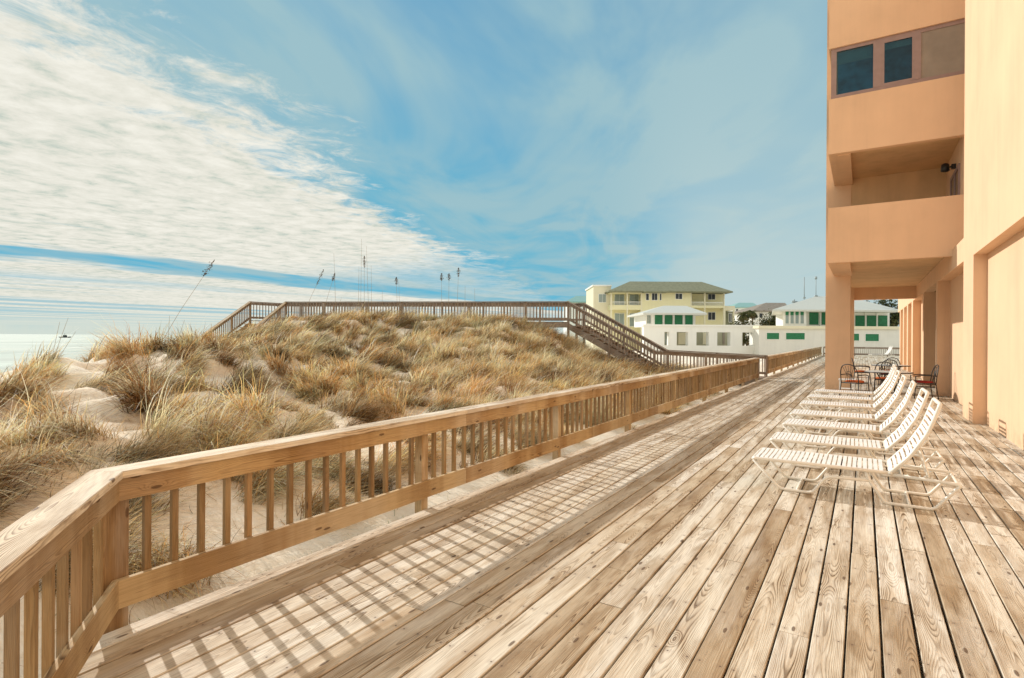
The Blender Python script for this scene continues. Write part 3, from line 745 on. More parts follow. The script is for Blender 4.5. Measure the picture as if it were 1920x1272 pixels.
def make_table(loc, label):
    root = thing('patio_table', label, 'table', loc, 0)
    mb = MB(); mb.lathe(loc, [(.56, .705), (.60, .71), (.60, .73), (.57, .735)], 32); mb.build('tabletop', 'tabletop', root)
    mb = MB(); mb.lathe(loc, [(.605, .70), (.615, .70), (.615, .725), (.603, .73)], 32); mb.build('rim', 'iron', root)
    for k in range(4):
        a = R(45+90*k); c, s_ = math.cos(a), math.sin(a); p = Vector(loc)
        mb = MB(); mb.tube([p+Vector((c*.42, s_*.42, .70)), p+Vector((c*.20, s_*.20, .40)), p+Vector((c*.40, s_*.40, .02))], .013, 6); mb.build('leg', 'iron', root)
    return root
T1 = (.62, 20.1, 0); T2 = (.85, 25.2, 0)
make_table(T1, 'nearer patio table with a pale top and black iron rim under the balcony wing')
make_table(T2, 'farther patio table beside the dark entrance alcove')
make_chair((-.22, 19.0, 0), R(-30), 'black iron patio chair with terracotta cushion closest to the big peach column', 'cushion')
make_chair((.55, 21.1, 0), R(180), 'black iron patio chair with terracotta cushion on the far side of the nearer table', 'cushion')
make_chair((1.45, 20.0, 0), R(100), 'black iron patio chair with dark red cushion against the wall beside the nearer table', 'redcushion')
make_chair((-.05, 25.1, 0), R(-90), 'black iron patio chair left of the farther table', 'cushion')
make_chair((.9, 26.2, 0), R(170), 'black iron patio chair beyond the farther table, facing the camera', 'cushion')
make_chair((.75, 24.2, 0), R(5), 'black iron patio chair turned away from the camera at the farther table', 'redcushion')
root = thing('side_table', 'small white side table on the deck beside the peach column', 'table', (-.45, 20.6, 0))
mb = MB(); mb.box(-.68, -.22, 20.4, 20.82, .40, .43); mb.build('tabletop', 'strap', root)
for sx, sy in ((-.66, 20.42), (-.27, 20.42), (-.66, 20.77), (-.27, 20.77)):
    mb = MB(); mb.box(sx, sx+.035, sy, sy+.035, 0, .40); mb.build('leg', 'strap', root)
mb = MB(); mb.box(-.65, -.25, 20.44, 20.78, .12, .14); mb.build('shelf', 'strap', root)

# ------------------------------------------------------------------ far buildings, authored in the camera's ground frame at their real distance
def far(name, label, cat, u, v, D, group=None):
    p = F(u, v, D); return thing(name, label, cat, c2w((p.x, p.y, -.3)), YAW, group)
def fbox(mb, u0, u1, v0, v1, D, dep, zb=None):
    p = F(u0, v1, D); q = F(u1, v0, D); mb.box(p.x, q.x, D, D+dep, p.z if zb is None else zb, q.z); return mb
def FB(): return MB(c2w)
def frect(parent, name, mat, u0, u1, v0, v1, D, th=.06):
    mb = FB(); fbox(mb, u0, u1, v0, v1, D-th, th+.05); return mb.build(name, mat, parent)
def fwin(parent, u0, u1, v0, v1, D, glass='farglass', fr='white', cross=True, th=.08):
    px_ = .8
    mb = FB(); fbox(mb, u0-px_, u1+px_, v0-px_, v0, D-th, th+.03); fbox(mb, u0-px_, u1+px_, v1, v1+px_, D-th, th+.03)
    fbox(mb, u0-px_, u0, v0, v1, D-th, th+.03); fbox(mb, u1, u1+px_, v0, v1, D-th, th+.03)
    if cross: uc = (u0+u1)/2; fbox(mb, uc-.25, uc+.25, v0, v1, D-th*.8, th)
    w_ = mb.build('window', fr, parent)
    mb = FB(); fbox(mb, u0, u1, v0, v1, D-.03, .05); mb.build('pane', glass, w_); return w_
def hip(parent, name, mat, u0, u1, ur0, ur1, ve, vr, D, dep, over=.6, sk=0.):
    """hip roof: eaves u0..u1 at ve, ridge ur0..ur1 at vr; eaves front at D, depth dep"""
    a = F(u0, ve, D); b_ = F(u1, ve, D); ze = (a.z+b_.z)/2; Dm = D+dep/2; c = F(ur0, vr, Dm); e = F(ur1, vr, Dm)
    vs = [(a.x, D-over, ze), (b_.x, D-over, ze), (b_.x, D+dep, ze), (a.x+sk*dep, D+dep, ze), (c.x, Dm, c.z), (e.x, Dm, c.z),
          (a.x, D-over, ze-.22), (b_.x, D-over, ze-.22), (b_.x, D+dep, ze-.22), (a.x+sk*dep, D+dep, ze-.22)]
    mb = FB(); mb.add(vs, [(0, 1, 5, 4), (1, 2, 5), (2, 3, 4, 5), (3, 0, 4), (6, 9, 8, 7), (0, 6, 7, 1), (1, 7, 8, 2), (2, 8, 9, 3), (3, 9, 6, 0)])
    return mb.build(name, mat, parent)

# yellow house
D = 100.
yh = far('yellow_house', 'yellow beach house with grey green hip roof, columns and balconies', 'house', 1255, 650, D)
mb = FB()
fbox(mb, 1203, 1296, 546, 662, D, 14); fbox(mb, 1146, 1203, 546, 662, D+2.5, 11); fbox(mb, 1296, 1358, 546, 662, D+2.5, 11); mb.build('wall', 'yellow', yh)
mb = FB(); fbox(mb, 1144, 1204, 572.5, 581, D, 2.6); fbox(mb, 1294, 1360, 573.5, 577.5, D, 2.6); fbox(mb, 1144, 1204, 547, 550.5, D, 2.6); fbox(mb, 1296, 1360, 546.5, 549.5, D, 2.6); mb.build('balcony_floor', 'yellow', yh)
for u in (1144.5, 1174.5, 1201): mb = FB(); fbox(mb, u, u+3.2, 549, 662, D-.05, .35); mb.build('column', 'cream', yh)
for u in (1294.5, 1320.5, 1356.5): mb = FB(); fbox(mb, u, u+2.4, 549, 612, D-.05, .3); mb.build('column', 'cream', yh)
for u0, u1, v0, v1 in ((1148, 1174, 566, 572.5), (1178, 1201, 566, 572.5), (1297, 1320, 566.5, 573.5), (1323, 1356, 567, 573.5)):
    mb = FB(); fbox(mb, u0, u1, v0, v0+.7, D+.05, .1)
    n = int((u1-u0)/1.6)
    for k in range(n): uu = u0+(u1-u0)*(k+.5)/n; fbox(mb, uu-.18, uu+.18, v0+.7, v1, D+.08, .05)
    mb.build('balustrade', 'white', yh)
hip(yh, 'roof', 'roofgrey', 1140, 1372, 1181, 1316, 546.5, 528, D-.6, 16)
hip(yh, 'dormer_roof', 'roofgrey', 1206, 1250, 1222, 1234, 547, 536, D-1.1, 8)
for u0, u1, v0, v1 in ((1211.5, 1216.5, 551, 563), (1222.5, 1232.5, 550.5, 563), (1237.5, 1240, 551, 563), (1267, 1279, 551, 561)): fwin(yh, u0, u1, v0, v1, D, cross=u1-u0 > 8)
for u0, u1, v0, v1 in ((1328, 1341, 552, 562), (1328, 1341, 586, 600)): fwin(yh, u0, u1, v0, v1, D+2.5)
for u0, u1, v0, v1 in ((1153, 1170, 552, 572), (1181, 1197, 552, 572), (1153, 1170, 588, 612), (1181, 1197, 588, 612)): fwin(yh, u0, u1, v0, v1, D+2.5, 'paleglass')
mb = FB(); fbox(mb, 1112, 1146, 536, 662, D+3, 10); mb.build('side_wing', 'cream', yh); mb = FB(); fbox(mb, 1111, 1147, 534.5, 537, D+2.8, 10.4); mb.build('cornice', 'white', yh)
w_ = fwin(yh, 1123, 1136, 552, 567, D+3, 'paleglass')
mb = FB(); fbox(mb, 1358, 1378, 574, 582, D+1, 9); fbox(mb, 1358, 1360.5, 582, 612, D+1, .3); fbox(mb, 1375, 1377.5, 582, 612, D+1, .3); mb.build('porch', 'cream', yh)
mb = FB(); fbox(mb, 1358, 1377, 584, 612, D+4, 3); mb.build('porch_wall', 'roofgrey', yh)
fwin(yh, 1367, 1372, 588, 604, D+4)

# green-shuttered garden pavilion on top of the long white wall
D = 70.
pv = far('pavilion', 'small white pavilion with four green shutters in front of the yellow house', 'pavilion', 1262, 650, D)
mb = FB(); fbox(mb, 1224, 1304, 588, 612.5, D, 8); fbox(mb, 1211, 1224, 587, 612.5, D+1.2, 6.8); mb.build('wall', 'white', pv)
hip(pv, 'roof', 'roofwhite', 1204, 1323, 1244, 1287, 587.5, 573.5, D-.6, 9)
for u in (1228, 1246.7, 1265.6, 1285): frect(pv, 'shutter', 'green', u, u+14, 590, 609, D, .08)
for u in (1243.2, 1262, 1280.5): frect(pv, 'pilaster', 'white', u, u+2.2, 588, 612, D, .14)
fwin(pv, 1213.5, 1220, 589, 607, D+1.2, 'paleglass')
# long arcade wall
D = 68.
aw = far('arcade_wall', 'long white wall with square openings and a flat coping, beyond the walkway', 'wall', 1320, 650, D)
ops = [(1246, 1254.5, 624, 647), (1269, 1290, 622.5, 647), (1306, 1329, 623, 647.5), (1345, 1369.5, 624, 648.5), (1392, 1411.5, 625, 649)]
mb = FB(); zb = -.5
fbox(mb, 1207, 1422.5, 611.5, 622.5, D, 1.0); fbox(mb, 1207, 1422.5, 649, 672, D, 1.0)
us = [1207]+[x for o_ in ops for x in o_[:2]]+[1422.5]
for k in range(0, len(us), 2): fbox(mb, us[k], us[k+1], 622.5, 649, D+.002, .99)
mb.build('wall', 'white', aw)
mb = FB(); fbox(mb, 1206, 1423, 609.8, 611.8, D-.15, 1.3); mb.build('coping', 'white', aw)
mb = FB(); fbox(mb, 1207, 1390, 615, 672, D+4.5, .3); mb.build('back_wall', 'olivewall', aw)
frect(aw, 'door', 'paleglass', 1247, 1253.5, 625, 646, D+4.5)
for (a0, a1) in ((1272, 1288), (1318, 1328), (1355, 1359)): frect(aw, 'panel', 'screen' if a0 == 1355 else 'cream', a0, a1, 624, 646, D+4.5)
# white annex
D = 66.
an = far('white_beach_house', 'long white beach house with green windows, shuttered upper floor and roof aerials', 'house', 1520, 650, D)
mb = FB(); fbox(mb, 1422.8, 1690, 616, 674, D, 1.2); fbox(mb, 1500, 1690, 616.2, 674, D+1.2, 9); mb.build('wall', 'pinkwhite', an)
mb = FB(); fbox(mb, 1422.8, 1690, 612.5, 616.2, D-.25, 1.6); fbox(mb, 1498, 1690, 612.6, 616.3, D+1.35, 9.4); mb.build('cornice', 'cream', an)
for u0, u1, v0, v1 in ((1438, 1461, 624.5, 636.5), (1474, 1509, 624.5, 637), (1590, 1611, 626, 639), (1623, 1648, 626.5, 640)): fwin(an, u0, u1, v0, v1, D, 'green', cross=False)
D = 69.
mb = FB(); p = F(1468, 613, D-1.6); q = F(1512, 581, D-1.6)
mb.prism([(p.x, D-1.6, p.z), (q.x, D-1.6, p.z), (q.x+3.5, D+6.4, p.z), (p.x+3.9, D+6.4, p.z)], (0, 0, q.z-p.z)); fbox(mb, 1512, 1668, 581, 614, D, 8); mb.build('upper_wall', 'white', an)
hip(an, 'roof', 'roofwhite', 1446, 1686, 1530, 1590, 581.5, 556, D-2.0, 13, .4, .47)
for k in range(4): u = 1473+k*9.4; fwin(an, u, u+6, 584, 607, D-1.6, 'paleglass', cross=False); frect(an, 'shutter', 'green', u+.3, u+5.7, 584, 591, D-1.72, .03)
for u in (1518, 1541, 1604.5, 1626, 1647): frect(an, 'shutter', 'green', u, u+17, 584 if u < 1600 else 592, 609 if u < 1600 else 613, D, .08)
for u in (1537.5, 1622, 1643.4): frect(an, 'pilaster', 'white', u, u+2.4, 583, 613, D, .14)
mb = FB(); p = F(1508, 562, D+4); q = F(1508, 520, D+4); mb.tube([p, q], .05, 6); mb.tube([F(1508, 560, D+4), F(1508, 557.5, D+4)], .18, 8); mb.build('aerial', 'darkmetal', an)
mb = FB(); p = F(1530, 558, D+4.5); q = F(1530, 520, D+4.5); mb.tube([p, q], .04, 6); mb.tube([F(1530, 558, D+4.5), F(1530, 554, D+4.5)], .22, 8); mb.tube([F(1530, 524, D+4.5), F(1530, 519, D+4.5)], .15, 8); mb.build('aerial', 'darkmetal', an)
mb = FB(); mb.tube([F(1489, 572, D+2), F(1489, 562, D+2)], .10, 6); mb.tube([F(1485, 566, D+2), F(1495, 567, D+2)], .14, 6); mb.build('weather_vane', 'darkmetal', an)
# distant roofs
def simple_house(label, u0, u1, ve, vr, D, wallm, roofm, ur0, ur1, wins):
    h = far('distant_house', label, 'house', (u0+u1)/2, 650, D)
    mb = FB(); fbox(mb, u0+3, u1-3, ve-.5, 660, D, 10); mb.build('wall', wallm, h)
    hip(h, 'roof', roofm, u0, u1, ur0, ur1, ve, vr, D-.5, 12)
    for q in wins: fwin(h, *q, D, cross=False)
    return h
simple_house('distant house with teal metal roof far behind the walkway stairs', 1060, 1116, 566, 555, 140, 'white', 'roofteal', 1080, 1100, [(1085, 1090, 570, 576)])
simple_house('distant house with weathered brown roof behind the palms', 1408, 1482, 583, 568, 115, 'white', 'roofbrown', 1436, 1472, [(1424, 1430, 588, 596)])
simple_house('low distant house with pale blue grey roof right of the yellow house', 1372, 1424, 576, 568, 160, 'white', 'roofteal', 1385, 1412, [(1380, 1384, 580, 586)])

# ------------------------------------------------------------------ foliage
def cards(name, centers, size, cols, parent, flat=.0, seedcol=None):
    """many small leaf quads, one mesh"""
    n = len(centers); c = np.asarray(centers, float)
    a = rng.normal(size=(n, 3)); a /= np.linalg.norm(a, axis=1)[:, None]; b_ = rng.normal(size=(n, 3)); b_ -= (a*b_).sum(1)[:, None]*a; b_ /= np.linalg.norm(b_, axis=1)[:, None]
    s_ = size*rng.uniform(.5, 1.2, n)[:, None]
    v = np.stack([c-a*s_-b_*s_*.35, c+a*s_*.1-b_*s_*.5, c+a*s_+b_*0, c-a*s_*.1+b_*s_*.5], 1).reshape(-1, 3)
    return rawmesh(name, v, np.arange(4*n).reshape(-1, 4), np.repeat(cols, 4, 0), M['leaf'], parent)
def rawmesh(name, v, q, col, mat, parent=None, smooth=False):
    if parent is not None:
        loc, rz = FRAME[parent.name]; v = v-np.array(loc); c, s_ = math.cos(-rz), math.sin(-rz)
        v = np.stack([v[:, 0]*c-v[:, 1]*s_, v[:, 0]*s_+v[:, 1]*c, v[:, 2]], 1)
    me = bpy.data.meshes.new(name); me.vertices.add(len(v)); me.vertices.foreach_set('co', v.astype(np.float32).ravel())
    me.loops.add(q.size); me.loops.foreach_set('vertex_index', q.ravel().astype(np.int32)); me.polygons.add(len(q))
    me.polygons.foreach_set('loop_start', np.arange(0, q.size, q.shape[1], dtype=np.int32))
    me.update(calc_edges=True)
    ca = me.attributes.new('gcol', 'FLOAT_COLOR', 'POINT'); ca.data.foreach_set('color', np.concatenate([col, np.ones((len(col), 1))], 1).astype(np.float32).ravel())
    me.materials.append(mat); o = bpy.data.objects.new(name, me); COL.objects.link(o)
    if parent is not None: o.parent = parent; FRAME[o.name] = FRAME[parent.name]
    return o
GREENS = np.array([(.07, .085, .03), (.10, .11, .04), (.05, .06, .025), (.15, .12, .05), (.04, .05, .02)])
def bush(name, label, cat, u, vb, vt, wpx, D, n=1500, leaf=.16, group=None):
    b0 = W(u, vb, D); top = W(u, vt, D); hgt = top.z-b0.z; rad = wpx/2/FPX*D
    root = thing(name, label, cat, (b0.x, b0.y, min(b0.z, -.2)), 0, group)
    mb = MB()
    for k in range(4):
        a = k*1.6; mb.tube([(b0.x, b0.y, -.3), (b0.x+math.cos(a)*rad*.25, b0.y+math.sin(a)*rad*.25, b0.z+hgt*.4), (b0.x+math.cos(a)*rad*.5, b0.y+math.sin(a)*rad*.5, b0.z+hgt*.75)], [.09, .06, .03], 6)
    mb.build('trunk', 'trunk', root)
    k = 14; cc = rng.normal(size=(k, 3)); cc /= np.linalg.norm(cc, axis=1)[:, None]; cc *= rng.uniform(.3, .85, k)[:, None]
    cc = np.array([b0.x, b0.y, b0.z+hgt*.55])+cc*np.array([rad, rad*.8, hgt*.42]); idx = rng.integers(0, k, n)
    pts = cc[idx]+rng.normal(size=(n, 3))*np.array([rad*.23, rad*.23, hgt*.13])
    cards('crown', pts, leaf, GREENS[(idx+rng.integers(0, 2, n)) % 5], root)
    return root
def palm(label, u, vb, vt, wpx, D, group=None):
    b0 = W(u, vb, D); top = W(u, vt, D); c = Vector((b0.x, b0.y, top.z)); rad = wpx/2/FPX*D
    root = thing('palm_tree', label, 'palm tree', (b0.x, b0.y, -.2), 0, group)
    mb = MB(); mb.tube([(b0.x, b0.y, -.3), (b0.x+.1, b0.y, top.z*.5), c-Vector((0, 0, .2))], [.17, .13, .12], 8); mb.build('trunk', 'trunk', root)
    V, Q, C = [], [], []
    for k in range(34):
        az = rng.uniform(0, 2*math.pi); e0 = rng.uniform(-.5, 1.2); L_ = rad*rng.uniform(.8, 1.15); p = c.copy(); dead = e0 < -.15
        for j in range(7):
            e = e0-j*.28; dd = Vector((math.cos(az)*math.cos(e), math.sin(az)*math.cos(e), math.sin(e))); q = p+dd*L_/7
            sd = Vector((-math.sin(az), math.cos(az), 0))
            for sg in (-1, 1):
                for h_ in (0, .5):
                    a = p.lerp(q, h_); ln = rad*.34*math.sin(math.pi*(j+h_+.8)/8.2); tip = a+sd*sg*ln+dd*ln*.5-Vector((0, 0, ln*.45)); o_ = len(V)
                    wv_ = dd*.05
                    V += [a-wv_, a+wv_, tip+wv_*.3, tip-wv_*.3]; Q.append((o_, o_+1, o_+2, o_+3))
                    cl = (.16, .12, .06) if dead else tuple(GREENS[rng.integers(0, 4)]*rng.uniform(.8, 1.3)); C += [cl]*4
            p = q
    rawmesh('crown', np.array([list(v_) for v_ in V]), np.array(Q), np.array(C), M['leaf'], root)
    return root
G = 'palms and shrubs behind the white wall'
palm('cabbage palm right of the yellow house porch', 1394, 640, 590, 34, 88, G)
palm('taller cabbage palm in the gap between the two houses', 1410, 640, 587, 30, 92, G)
palm('cabbage palm touching the left end of the white upper pavilion', 1456, 640, 589, 34, 84, G)
bush('shrub', 'dark bushy shrub at the foot of the palms behind the white wall', 'shrub', 1392, 640, 592, 44, 84, 1800, group=G)
bush('shrub', 'dense shrub just left of the white upper pavilion', 'shrub', 1443, 640, 588, 44, 80, 2200, group=G)
bush('shrub', 'green shrub seen through the last opening of the white arcade wall', 'shrub', 1402, 652, 622, 30, 71.5, 900, .1)
G = 'tall trees beyond the white roof'
for u, vt, lb in ((1620, 560, 'dark tree above white roof, left one of the pair seen under the building'), (1662, 562, 'dark tree above white roof, right one of the pair seen under the building')):
    bush('tree', lb, 'tree', u, 640, vt, 60, 100, 2600, .3, G)

# ------------------------------------------------------------------ dune grass
_gx = np.arange(-27, -3, .1); _gy = np.arange(-4, 34, .1); _GX, _GY = np.meshgrid(_gx, _gy, indexing='ij')
_HG = height(_GX.ravel(), _GY.ravel()).reshape(_GX.shape)
def hfast(x, y):
    i = np.clip((x+27)/.1, 0, len(_gx)-2); j = np.clip((y+4)/.1, 0, len(_gy)-2); a = i.astype(int); b = j.astype(int); u = i-a; v = j-b
    return _HG[a, b]*(1-u)*(1-v)+_HG[a+1, b]*u*(1-v)+_HG[a, b+1]*(1-u)*v+_HG[a+1, b+1]*u*v
def blades(base, az, lean, length, width, bend_dir, bend, cols, segs=4, gravity=.0, clear=None, root_shade=.8):
    """vectorised tapering blades -> vertices, quads, colours"""
    n = len(base); dirv = np.stack([np.cos(az)*np.sin(lean), np.sin(az)*np.sin(lean), np.cos(lean)], 1)
    p = base.copy(); sidea = rng.uniform(0, math.pi, n); rows = []; seg = (length/segs)[:, None]
    for j in range(segs+1):
        side = np.stack([np.cos(sidea), np.sin(sidea), np.zeros(n)], 1); wj = (width*(1-.85*(j/segs)**1.5))[:, None]*.5
        rows.append(p-side*wj); rows.append(p+side*wj)
        if j < segs:
            dirv = dirv+bend_dir*(bend/segs)[:, None]*(1+j*.5); dirv[:, 2] -= gravity*(j+.5)/segs
            dirv /= np.linalg.norm(dirv, axis=1)[:, None]; p = p+dirv*seg
            if clear is not None:
                p = p.copy(); p[:, 2] = np.maximum(p[:, 2], hfast(p[:, 0], p[:, 1])+clear*min(1., (j+1)/2))
    V = np.stack(rows, 1).reshape(-1, 3); k = 2*(segs+1); b0 = (np.arange(n)*k)[:, None, None]
    q = np.array([[2*j, 2*j+1, 2*j+3, 2*j+2] for j in range(segs)])[None]
    Q = (b0+q).reshape(-1, 4)
    shade = np.repeat(np.linspace(root_shade, 1.12, segs+1), 2)  # dark roots: dead matter, plus occlusion painted into the colour
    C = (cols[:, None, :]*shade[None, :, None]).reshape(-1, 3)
    return V, Q, np.clip(C, 0, 1)
PAL = np.array([(.70, .49, .23), (.56, .32, .12), (.80, .67, .43), (.34, .18, .075), (.50, .47, .28), (.58, .56, .39), (.15, .09, .05), (.88, .76, .53)])
x = rng.uniform(-16, 9, 60000); D_ = 3.2+(29-3.2)*rng.random(60000)**.62
wx = x*RIGHT.x+D_*FWD.x; wy = x*RIGHT.y+D_*FWD.y; uu = 960+x/D_*FPX
ok = (wx < -4.15) & (wx > -24) & (uu > -160) & (uu < 1330)
x, D_, wx, wy, uu = x[ok], D_[ok], wx[ok], wy[ok], uu[ok]
dist_f = -4.1-wx
clump = fbm(wx*1.5+3, wy*1.5, 3)*2+.5
rightness = np.clip((uu-560)/420, 0, 1)*np.clip((D_-8)/5, 0, 1)
thr = np.where(uu < 520, .465, .44)
prob = np.clip((clump-thr+.32*rightness+.10*(D_ < 8))*8.0, 0, 1)*np.clip((dist_f-.45)/1.1, 0.0, 1)
prob = prob*np.where((uu < 185) & (D_ > 6.9), .03, 1)*np.where((uu > 330) & (uu < 480) & (D_ > 15), .1, 1)*np.where((uu < 330) & (D_ > 12), .1, 1)
keep = rng.random(len(x)) < prob
x, D_, wx, wy, uu, rightness, dist_f = [a[keep] for a in (x, D_, wx, wy, uu, rightness, dist_f)]
# clump centres by dart throwing, then several tufts round each centre
cell = {}; cen = []
for k in range(len(x)):
    sp_ = .62 if rightness[k] > .5 else .80
    cx_, cy_ = int(wx[k]//.8), int(wy[k]//.8)
    if any((wx[k]-wx[q])**2+(wy[k]-wy[q])**2 < sp_*sp_*(.35+.9*((q*37) % 17)/17) for ix in (-1, 0, 1) for iy in (-1, 0, 1) for q in cell.get((cx_+ix, cy_+iy), ())): continue
    cell.setdefault((cx_, cy_), []).append(k); cen.append(k)
cen = np.array(cen); csz = rng.uniform(.65, 1.25, len(cen))
per = np.where(rightness[cen] > .5, 8, 11); ctid = np.repeat(np.arange(len(cen)), per); ck = cen[ctid]
nt = len(ck); off = rng.normal(size=(nt, 2))*(.17*csz[ctid])[:, None]; rc = np.linalg.norm(off, axis=1)/(.17*csz[ctid])
x, D_, uu, rightness, dist_f = [a[ck] for a in (x, D_, uu, rightness, dist_f)]
wx = np.minimum(wx[ck]+off[:, 0], -4.12); wy = wy[ck]+off[:, 1]
wz = height(wx, wy)
nb = np.where(D_ < 9, 72, np.where(D_ < 15, 50, 38)).astype(int)
tid = np.repeat(np.arange(len(x)), nb); nB = len(tid)
rg = rightness[tid]; up = rng.random(nB) < np.where(rg > .5, .7, .16)          # upright blades, the rest lie swept over
a = rng.uniform(0, 2*math.pi, nB); rr = np.where(rg > .5, .20, .17)*np.sqrt(rng.random(nB))
base = np.stack([wx[tid]+np.cos(a)*rr, wy[tid]+np.sin(a)*rr, wz[tid]], 1)
base[:, 2] = hfast(base[:, 0], base[:, 1])-.01
windv = RIGHT*1.0-FWD*.55; windv.normalize(); wa = math.atan2(windv.y, windv.x)
ctw = rng.normal(0, .42, len(cen))
tw = rng.normal(0, .14, len(x))+ctw[ctid]+fbm(wx*.35, wy*.35+40, 2)*1.6
tz = np.stack([np.cos(wa+tw), np.sin(wa+tw), np.zeros(len(x))], 1)
az = np.where(up, a+rng.normal(0, .5, nB), wa+tw[tid]+rng.normal(0, .42, nB))
bend = np.where(up, rng.uniform(.1, .9, nB), rng.uniform(.2, .9, nB))
lean = np.where(up, np.abs(rng.normal(.1, .35, nB)), np.clip(rng.normal(.85, .3, nB), .15, 1.4))
tl = csz[ctid]*rng.uniform(.8, 1.15, len(x))*np.clip(1.22-.28*rc, .5, 1.2); length = np.where(up, .50, .86)*tl[tid]*rng.uniform(.45, 1.15, nB)
width = np.where(D_[tid] > 14, .017, np.where(D_[tid] > 8, .0120, .0078))*rng.uniform(.6, 1.3, nB)
clear = np.where(up, .02, rng.uniform(.02, .27, nB)*tl[tid]*np.clip(1.2-.3*rc[tid], .3, 1.1))
tc = rng.choice(8, len(x), p=[.21, .22, .14, .13, .09, .08, .07, .06]); tc_r = rng.choice(8, len(x), p=[.24, .12, .24, .07, .13, .08, .03, .09])
ctc = rng.choice(8, len(cen), p=[.22, .17, .20, .11, .09, .07, .06, .08])[ctid]
tcc = np.where(rng.random(len(x)) < .55, ctc, np.where(rightness > .5, tc_r, tc))
mixm = rng.random(nB) < .42
ci = np.where(mixm, rng.choice(8, nB, p=[.18, .16, .17, .13, .08, .07, .10, .11]), tcc[tid])
ci = np.where(mixm & (rg > .5), rng.choice(8, nB, p=[.22, .13, .22, .08, .11, .08, .04, .12]), ci)
tb = np.clip(rng.normal(1.22, .31, len(cen))[ctid]*rng.normal(1., .18, len(x)), .35, 1.6)
low_ = np.where(up, 1., np.clip(.50+clear*4.8, .45, 1.35))                       # low blades darker, high ones brighter: shade within the clump put into colour
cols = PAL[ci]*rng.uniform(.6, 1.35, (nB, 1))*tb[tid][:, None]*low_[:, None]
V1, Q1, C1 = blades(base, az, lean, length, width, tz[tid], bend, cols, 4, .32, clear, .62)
# fallen, matted blades lying over the sand between the tufts
nL = 60000; j = rng.integers(0, len(x), nL); off = rng.normal(0, .55, (nL, 2)); lb = np.stack([wx[j]+off[:, 0], wy[j]+off[:, 1]], 1)
ok = lb[:, 0] < -4.05; lb = lb[ok]; j = j[ok]; nL = len(lb)
base = np.stack([lb[:, 0], lb[:, 1], height(lb[:, 0], lb[:, 1])+.012], 1)
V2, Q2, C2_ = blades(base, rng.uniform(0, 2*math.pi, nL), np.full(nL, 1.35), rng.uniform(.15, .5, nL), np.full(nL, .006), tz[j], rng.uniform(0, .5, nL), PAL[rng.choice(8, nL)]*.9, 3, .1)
Q2 = Q2+len(V1)
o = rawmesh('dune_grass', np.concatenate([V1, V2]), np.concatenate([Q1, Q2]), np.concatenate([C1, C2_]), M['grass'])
tag(o, 'windblown straw coloured grass covering the sand dune', 'grass', None, 'stuff')
# a little green groundcover by the fence foot
n = 5200; gy_ = np.concatenate([rng.uniform(1.7, 4.6, n//2), rng.uniform(4.6, 20, n-n//2)]); gx_ = -3.74-np.abs(rng.normal(0, .16, n))
kk = fbm(gx_*2, gy_*1.3, 3)+.5 > .52; gx_, gy_ = gx_[kk], gy_[kk]; n = len(gx_)
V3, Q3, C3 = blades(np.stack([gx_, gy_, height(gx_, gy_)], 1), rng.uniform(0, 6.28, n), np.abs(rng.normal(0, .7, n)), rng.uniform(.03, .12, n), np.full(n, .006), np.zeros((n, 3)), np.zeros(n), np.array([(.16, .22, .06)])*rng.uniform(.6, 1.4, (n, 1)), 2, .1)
tag(rawmesh('ground_cover', V3, Q3, C3, M['grass']), 'sparse green weeds along the foot of the fence', 'weeds', None, 'stuff')

# ------------------------------------------------------------------ sea oats
def sea_oats(label, stalks, D, leaves=10, group='tall sea oats on the dune crest'):
    """stalks: (base u, base v, tip u, tip v, head 0..1, head colour dark)"""
    u0, v0 = stalks[0][:2]; b0 = W(u0, v0, D); gz_ = float(height(b0.x, b0.y)[0])
    root = thing('sea_oats', label, 'sea oats', (b0.x, b0.y, gz_), 0, group)
    for (ub, vb, ut, vt, hd) in stalks:
        p = W(ub, vb, D); g = float(height(p.x, p.y)[0]); t_ = W(ut, vt, D); p = Vector((p.x, p.y, min(g, p.z)-.02))
        mid = p.lerp(t_, .5)+Vector((0, 0, (t_-p).length*.03)); pts = [p, p.lerp(mid, .5)+Vector((0, 0, .01)), mid, mid.lerp(t_, .5), t_]
        mb = MB(); mb.tube(pts, [.0042*(D/10)**.6, .0038*(D/10)**.6, .0034*(D/10)**.6, .003*(D/10)**.6, .0022*(D/10)**.6], 5); mb.build('stalk', 'stalk', root)
        if hd > 0:
            ax = (t_-mid).normalized(); s0 = t_-ax*hd; n = 170; tt = rng.random(n); cc = np.array(s0)[None]+np.array(ax)[None]*(tt*hd)[:, None]
            cc = cc+rng.normal(size=(n, 3))*(.022*np.sin(np.pi*np.clip(tt+.08, 0, 1))+.004)[:, None]*(D/9)**.5
            cards('seed_head', cc, .014*(D/9)**.5, np.repeat(np.array([(.11, .07, .035)]), n, 0)*rng.uniform(.6, 1.6, (n, 1)), root)
    if leaves:
        n = leaves; c = np.array([[b0.x, b0.y, gz_]]).repeat(n, 0)+np.concatenate([rng.normal(0, .06, (n, 2)), np.zeros((n, 1))], 1)
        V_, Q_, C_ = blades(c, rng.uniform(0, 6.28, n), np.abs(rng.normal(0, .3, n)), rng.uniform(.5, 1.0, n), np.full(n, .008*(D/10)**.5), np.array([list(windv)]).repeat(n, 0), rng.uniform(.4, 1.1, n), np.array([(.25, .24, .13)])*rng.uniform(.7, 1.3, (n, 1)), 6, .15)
        rawmesh('leaf_blades', V_, Q_, C_, M['grass'], root)
    return root
M['stalk'] = plain('dry_oat_stalk', (.36, .29, .18), .9, .1)
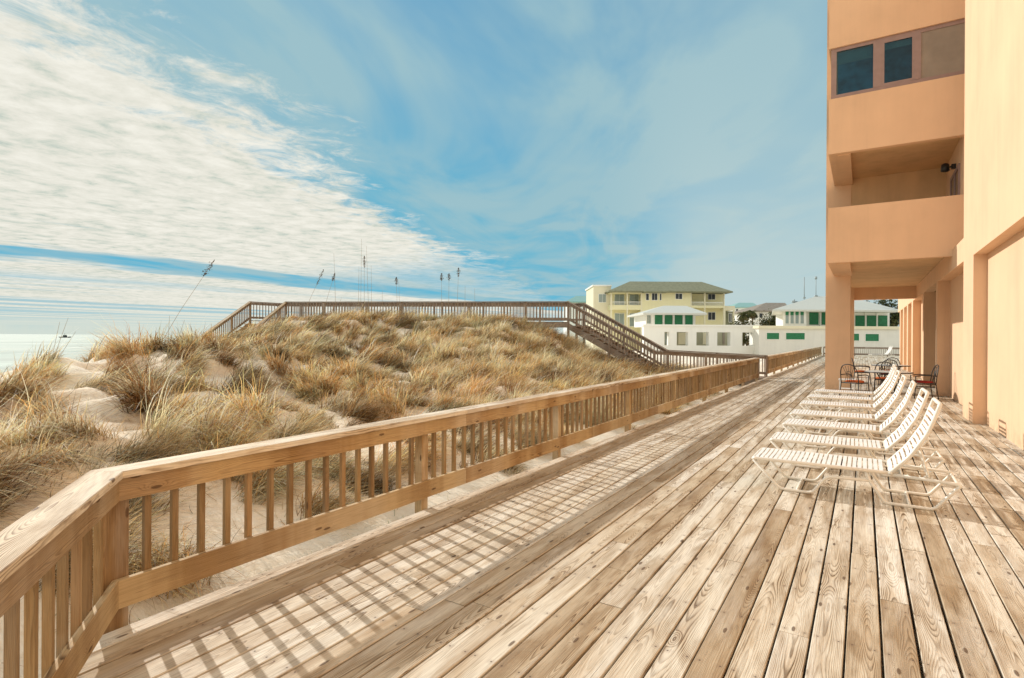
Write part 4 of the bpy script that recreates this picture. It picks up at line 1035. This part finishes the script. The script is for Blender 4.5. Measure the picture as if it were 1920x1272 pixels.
sea_oats('long lone sea oat stalk leaning right with a dark seed head against the sky', [(275, 664, 402, 488, .42)], 12.3, 12)

sea_oats('short leafy sea oats left of the long leaning stalk, with curved blades over the sea', [(92, 700, 128, 596, 0), (92, 700, 112, 604, 0), (94, 700, 142, 622, 0)], 10.8, 22)
sea_oats('thin sea oats just right of the foot of the long leaning stalk', [(312, 662, 318, 592, 0), (314, 662, 346, 600, 0), (158, 700, 182, 640, 0)], 11.5, 12)
sea_oats('leaning sea oats with reddish seed heads behind the left end of the walkway rail', [(560, 605, 607, 506, .7), (600, 600, 628, 512, .35), (632, 600, 640, 558, 0)], 24, 8)
sea_oats('tallest upright sea oats with one dark seed head above the middle of the grass crest', [(676, 600, 678, 448, 0), (683, 600, 683, 480, .5), (672, 600, 673, 500, 0), (692, 600, 687, 462, 0), (697, 600, 696, 498, 0), (630, 600, 626, 475, 0)], 24, 12)
sea_oats('slender upright sea oats right of the tallest ones', [(746, 600, 743, 520, .3), (750, 600, 748, 530, 0), (716, 600, 717, 545, 0)], 24, 8)
sea_oats('row of thin sea oats above the right half of the walkway rail', [(828, 602, 828, 513, .3), (841, 602, 842, 513, .3), (856, 602, 860, 502, .4), (872, 602, 872, 535, 0), (891, 602, 890, 540, 0)], 24.5, 10)

# ------------------------------------------------------------------ boat on the horizon
D = 900.; bc = F(122, 623, D)
bt = thing('boat', 'small dark boat with a low cabin on the sea horizon at the left', 'boat', c2w((bc.x, D, -4.0)), YAW)
x0 = bc.x; mb = FB(); s_ = 9.5
mb.prism([(x0-s_, D-1.5, -2.6), (x0-s_*.8, D-1.5, -4.3), (x0+s_*.75, D-1.5, -4.3), (x0+s_, D-1.5, -2.2)], (0, 3.2, 0)); mb.build('hull', 'hull', bt)
mb = FB(); mb.prism([(x0-3.4, D-1, -2.4), (x0+2.8, D-1, -2.4), (x0+1.8, D-1, .3), (x0-2.2, D-1, .3)], (0, 2.2, 0)); mb.build('cabin', 'hull', bt)
mb = FB(); mb.tube([(x0-.4, D, .2), (x0-.4, D, 3.2)], .22, 6); mb.build('mast', 'hull', bt)
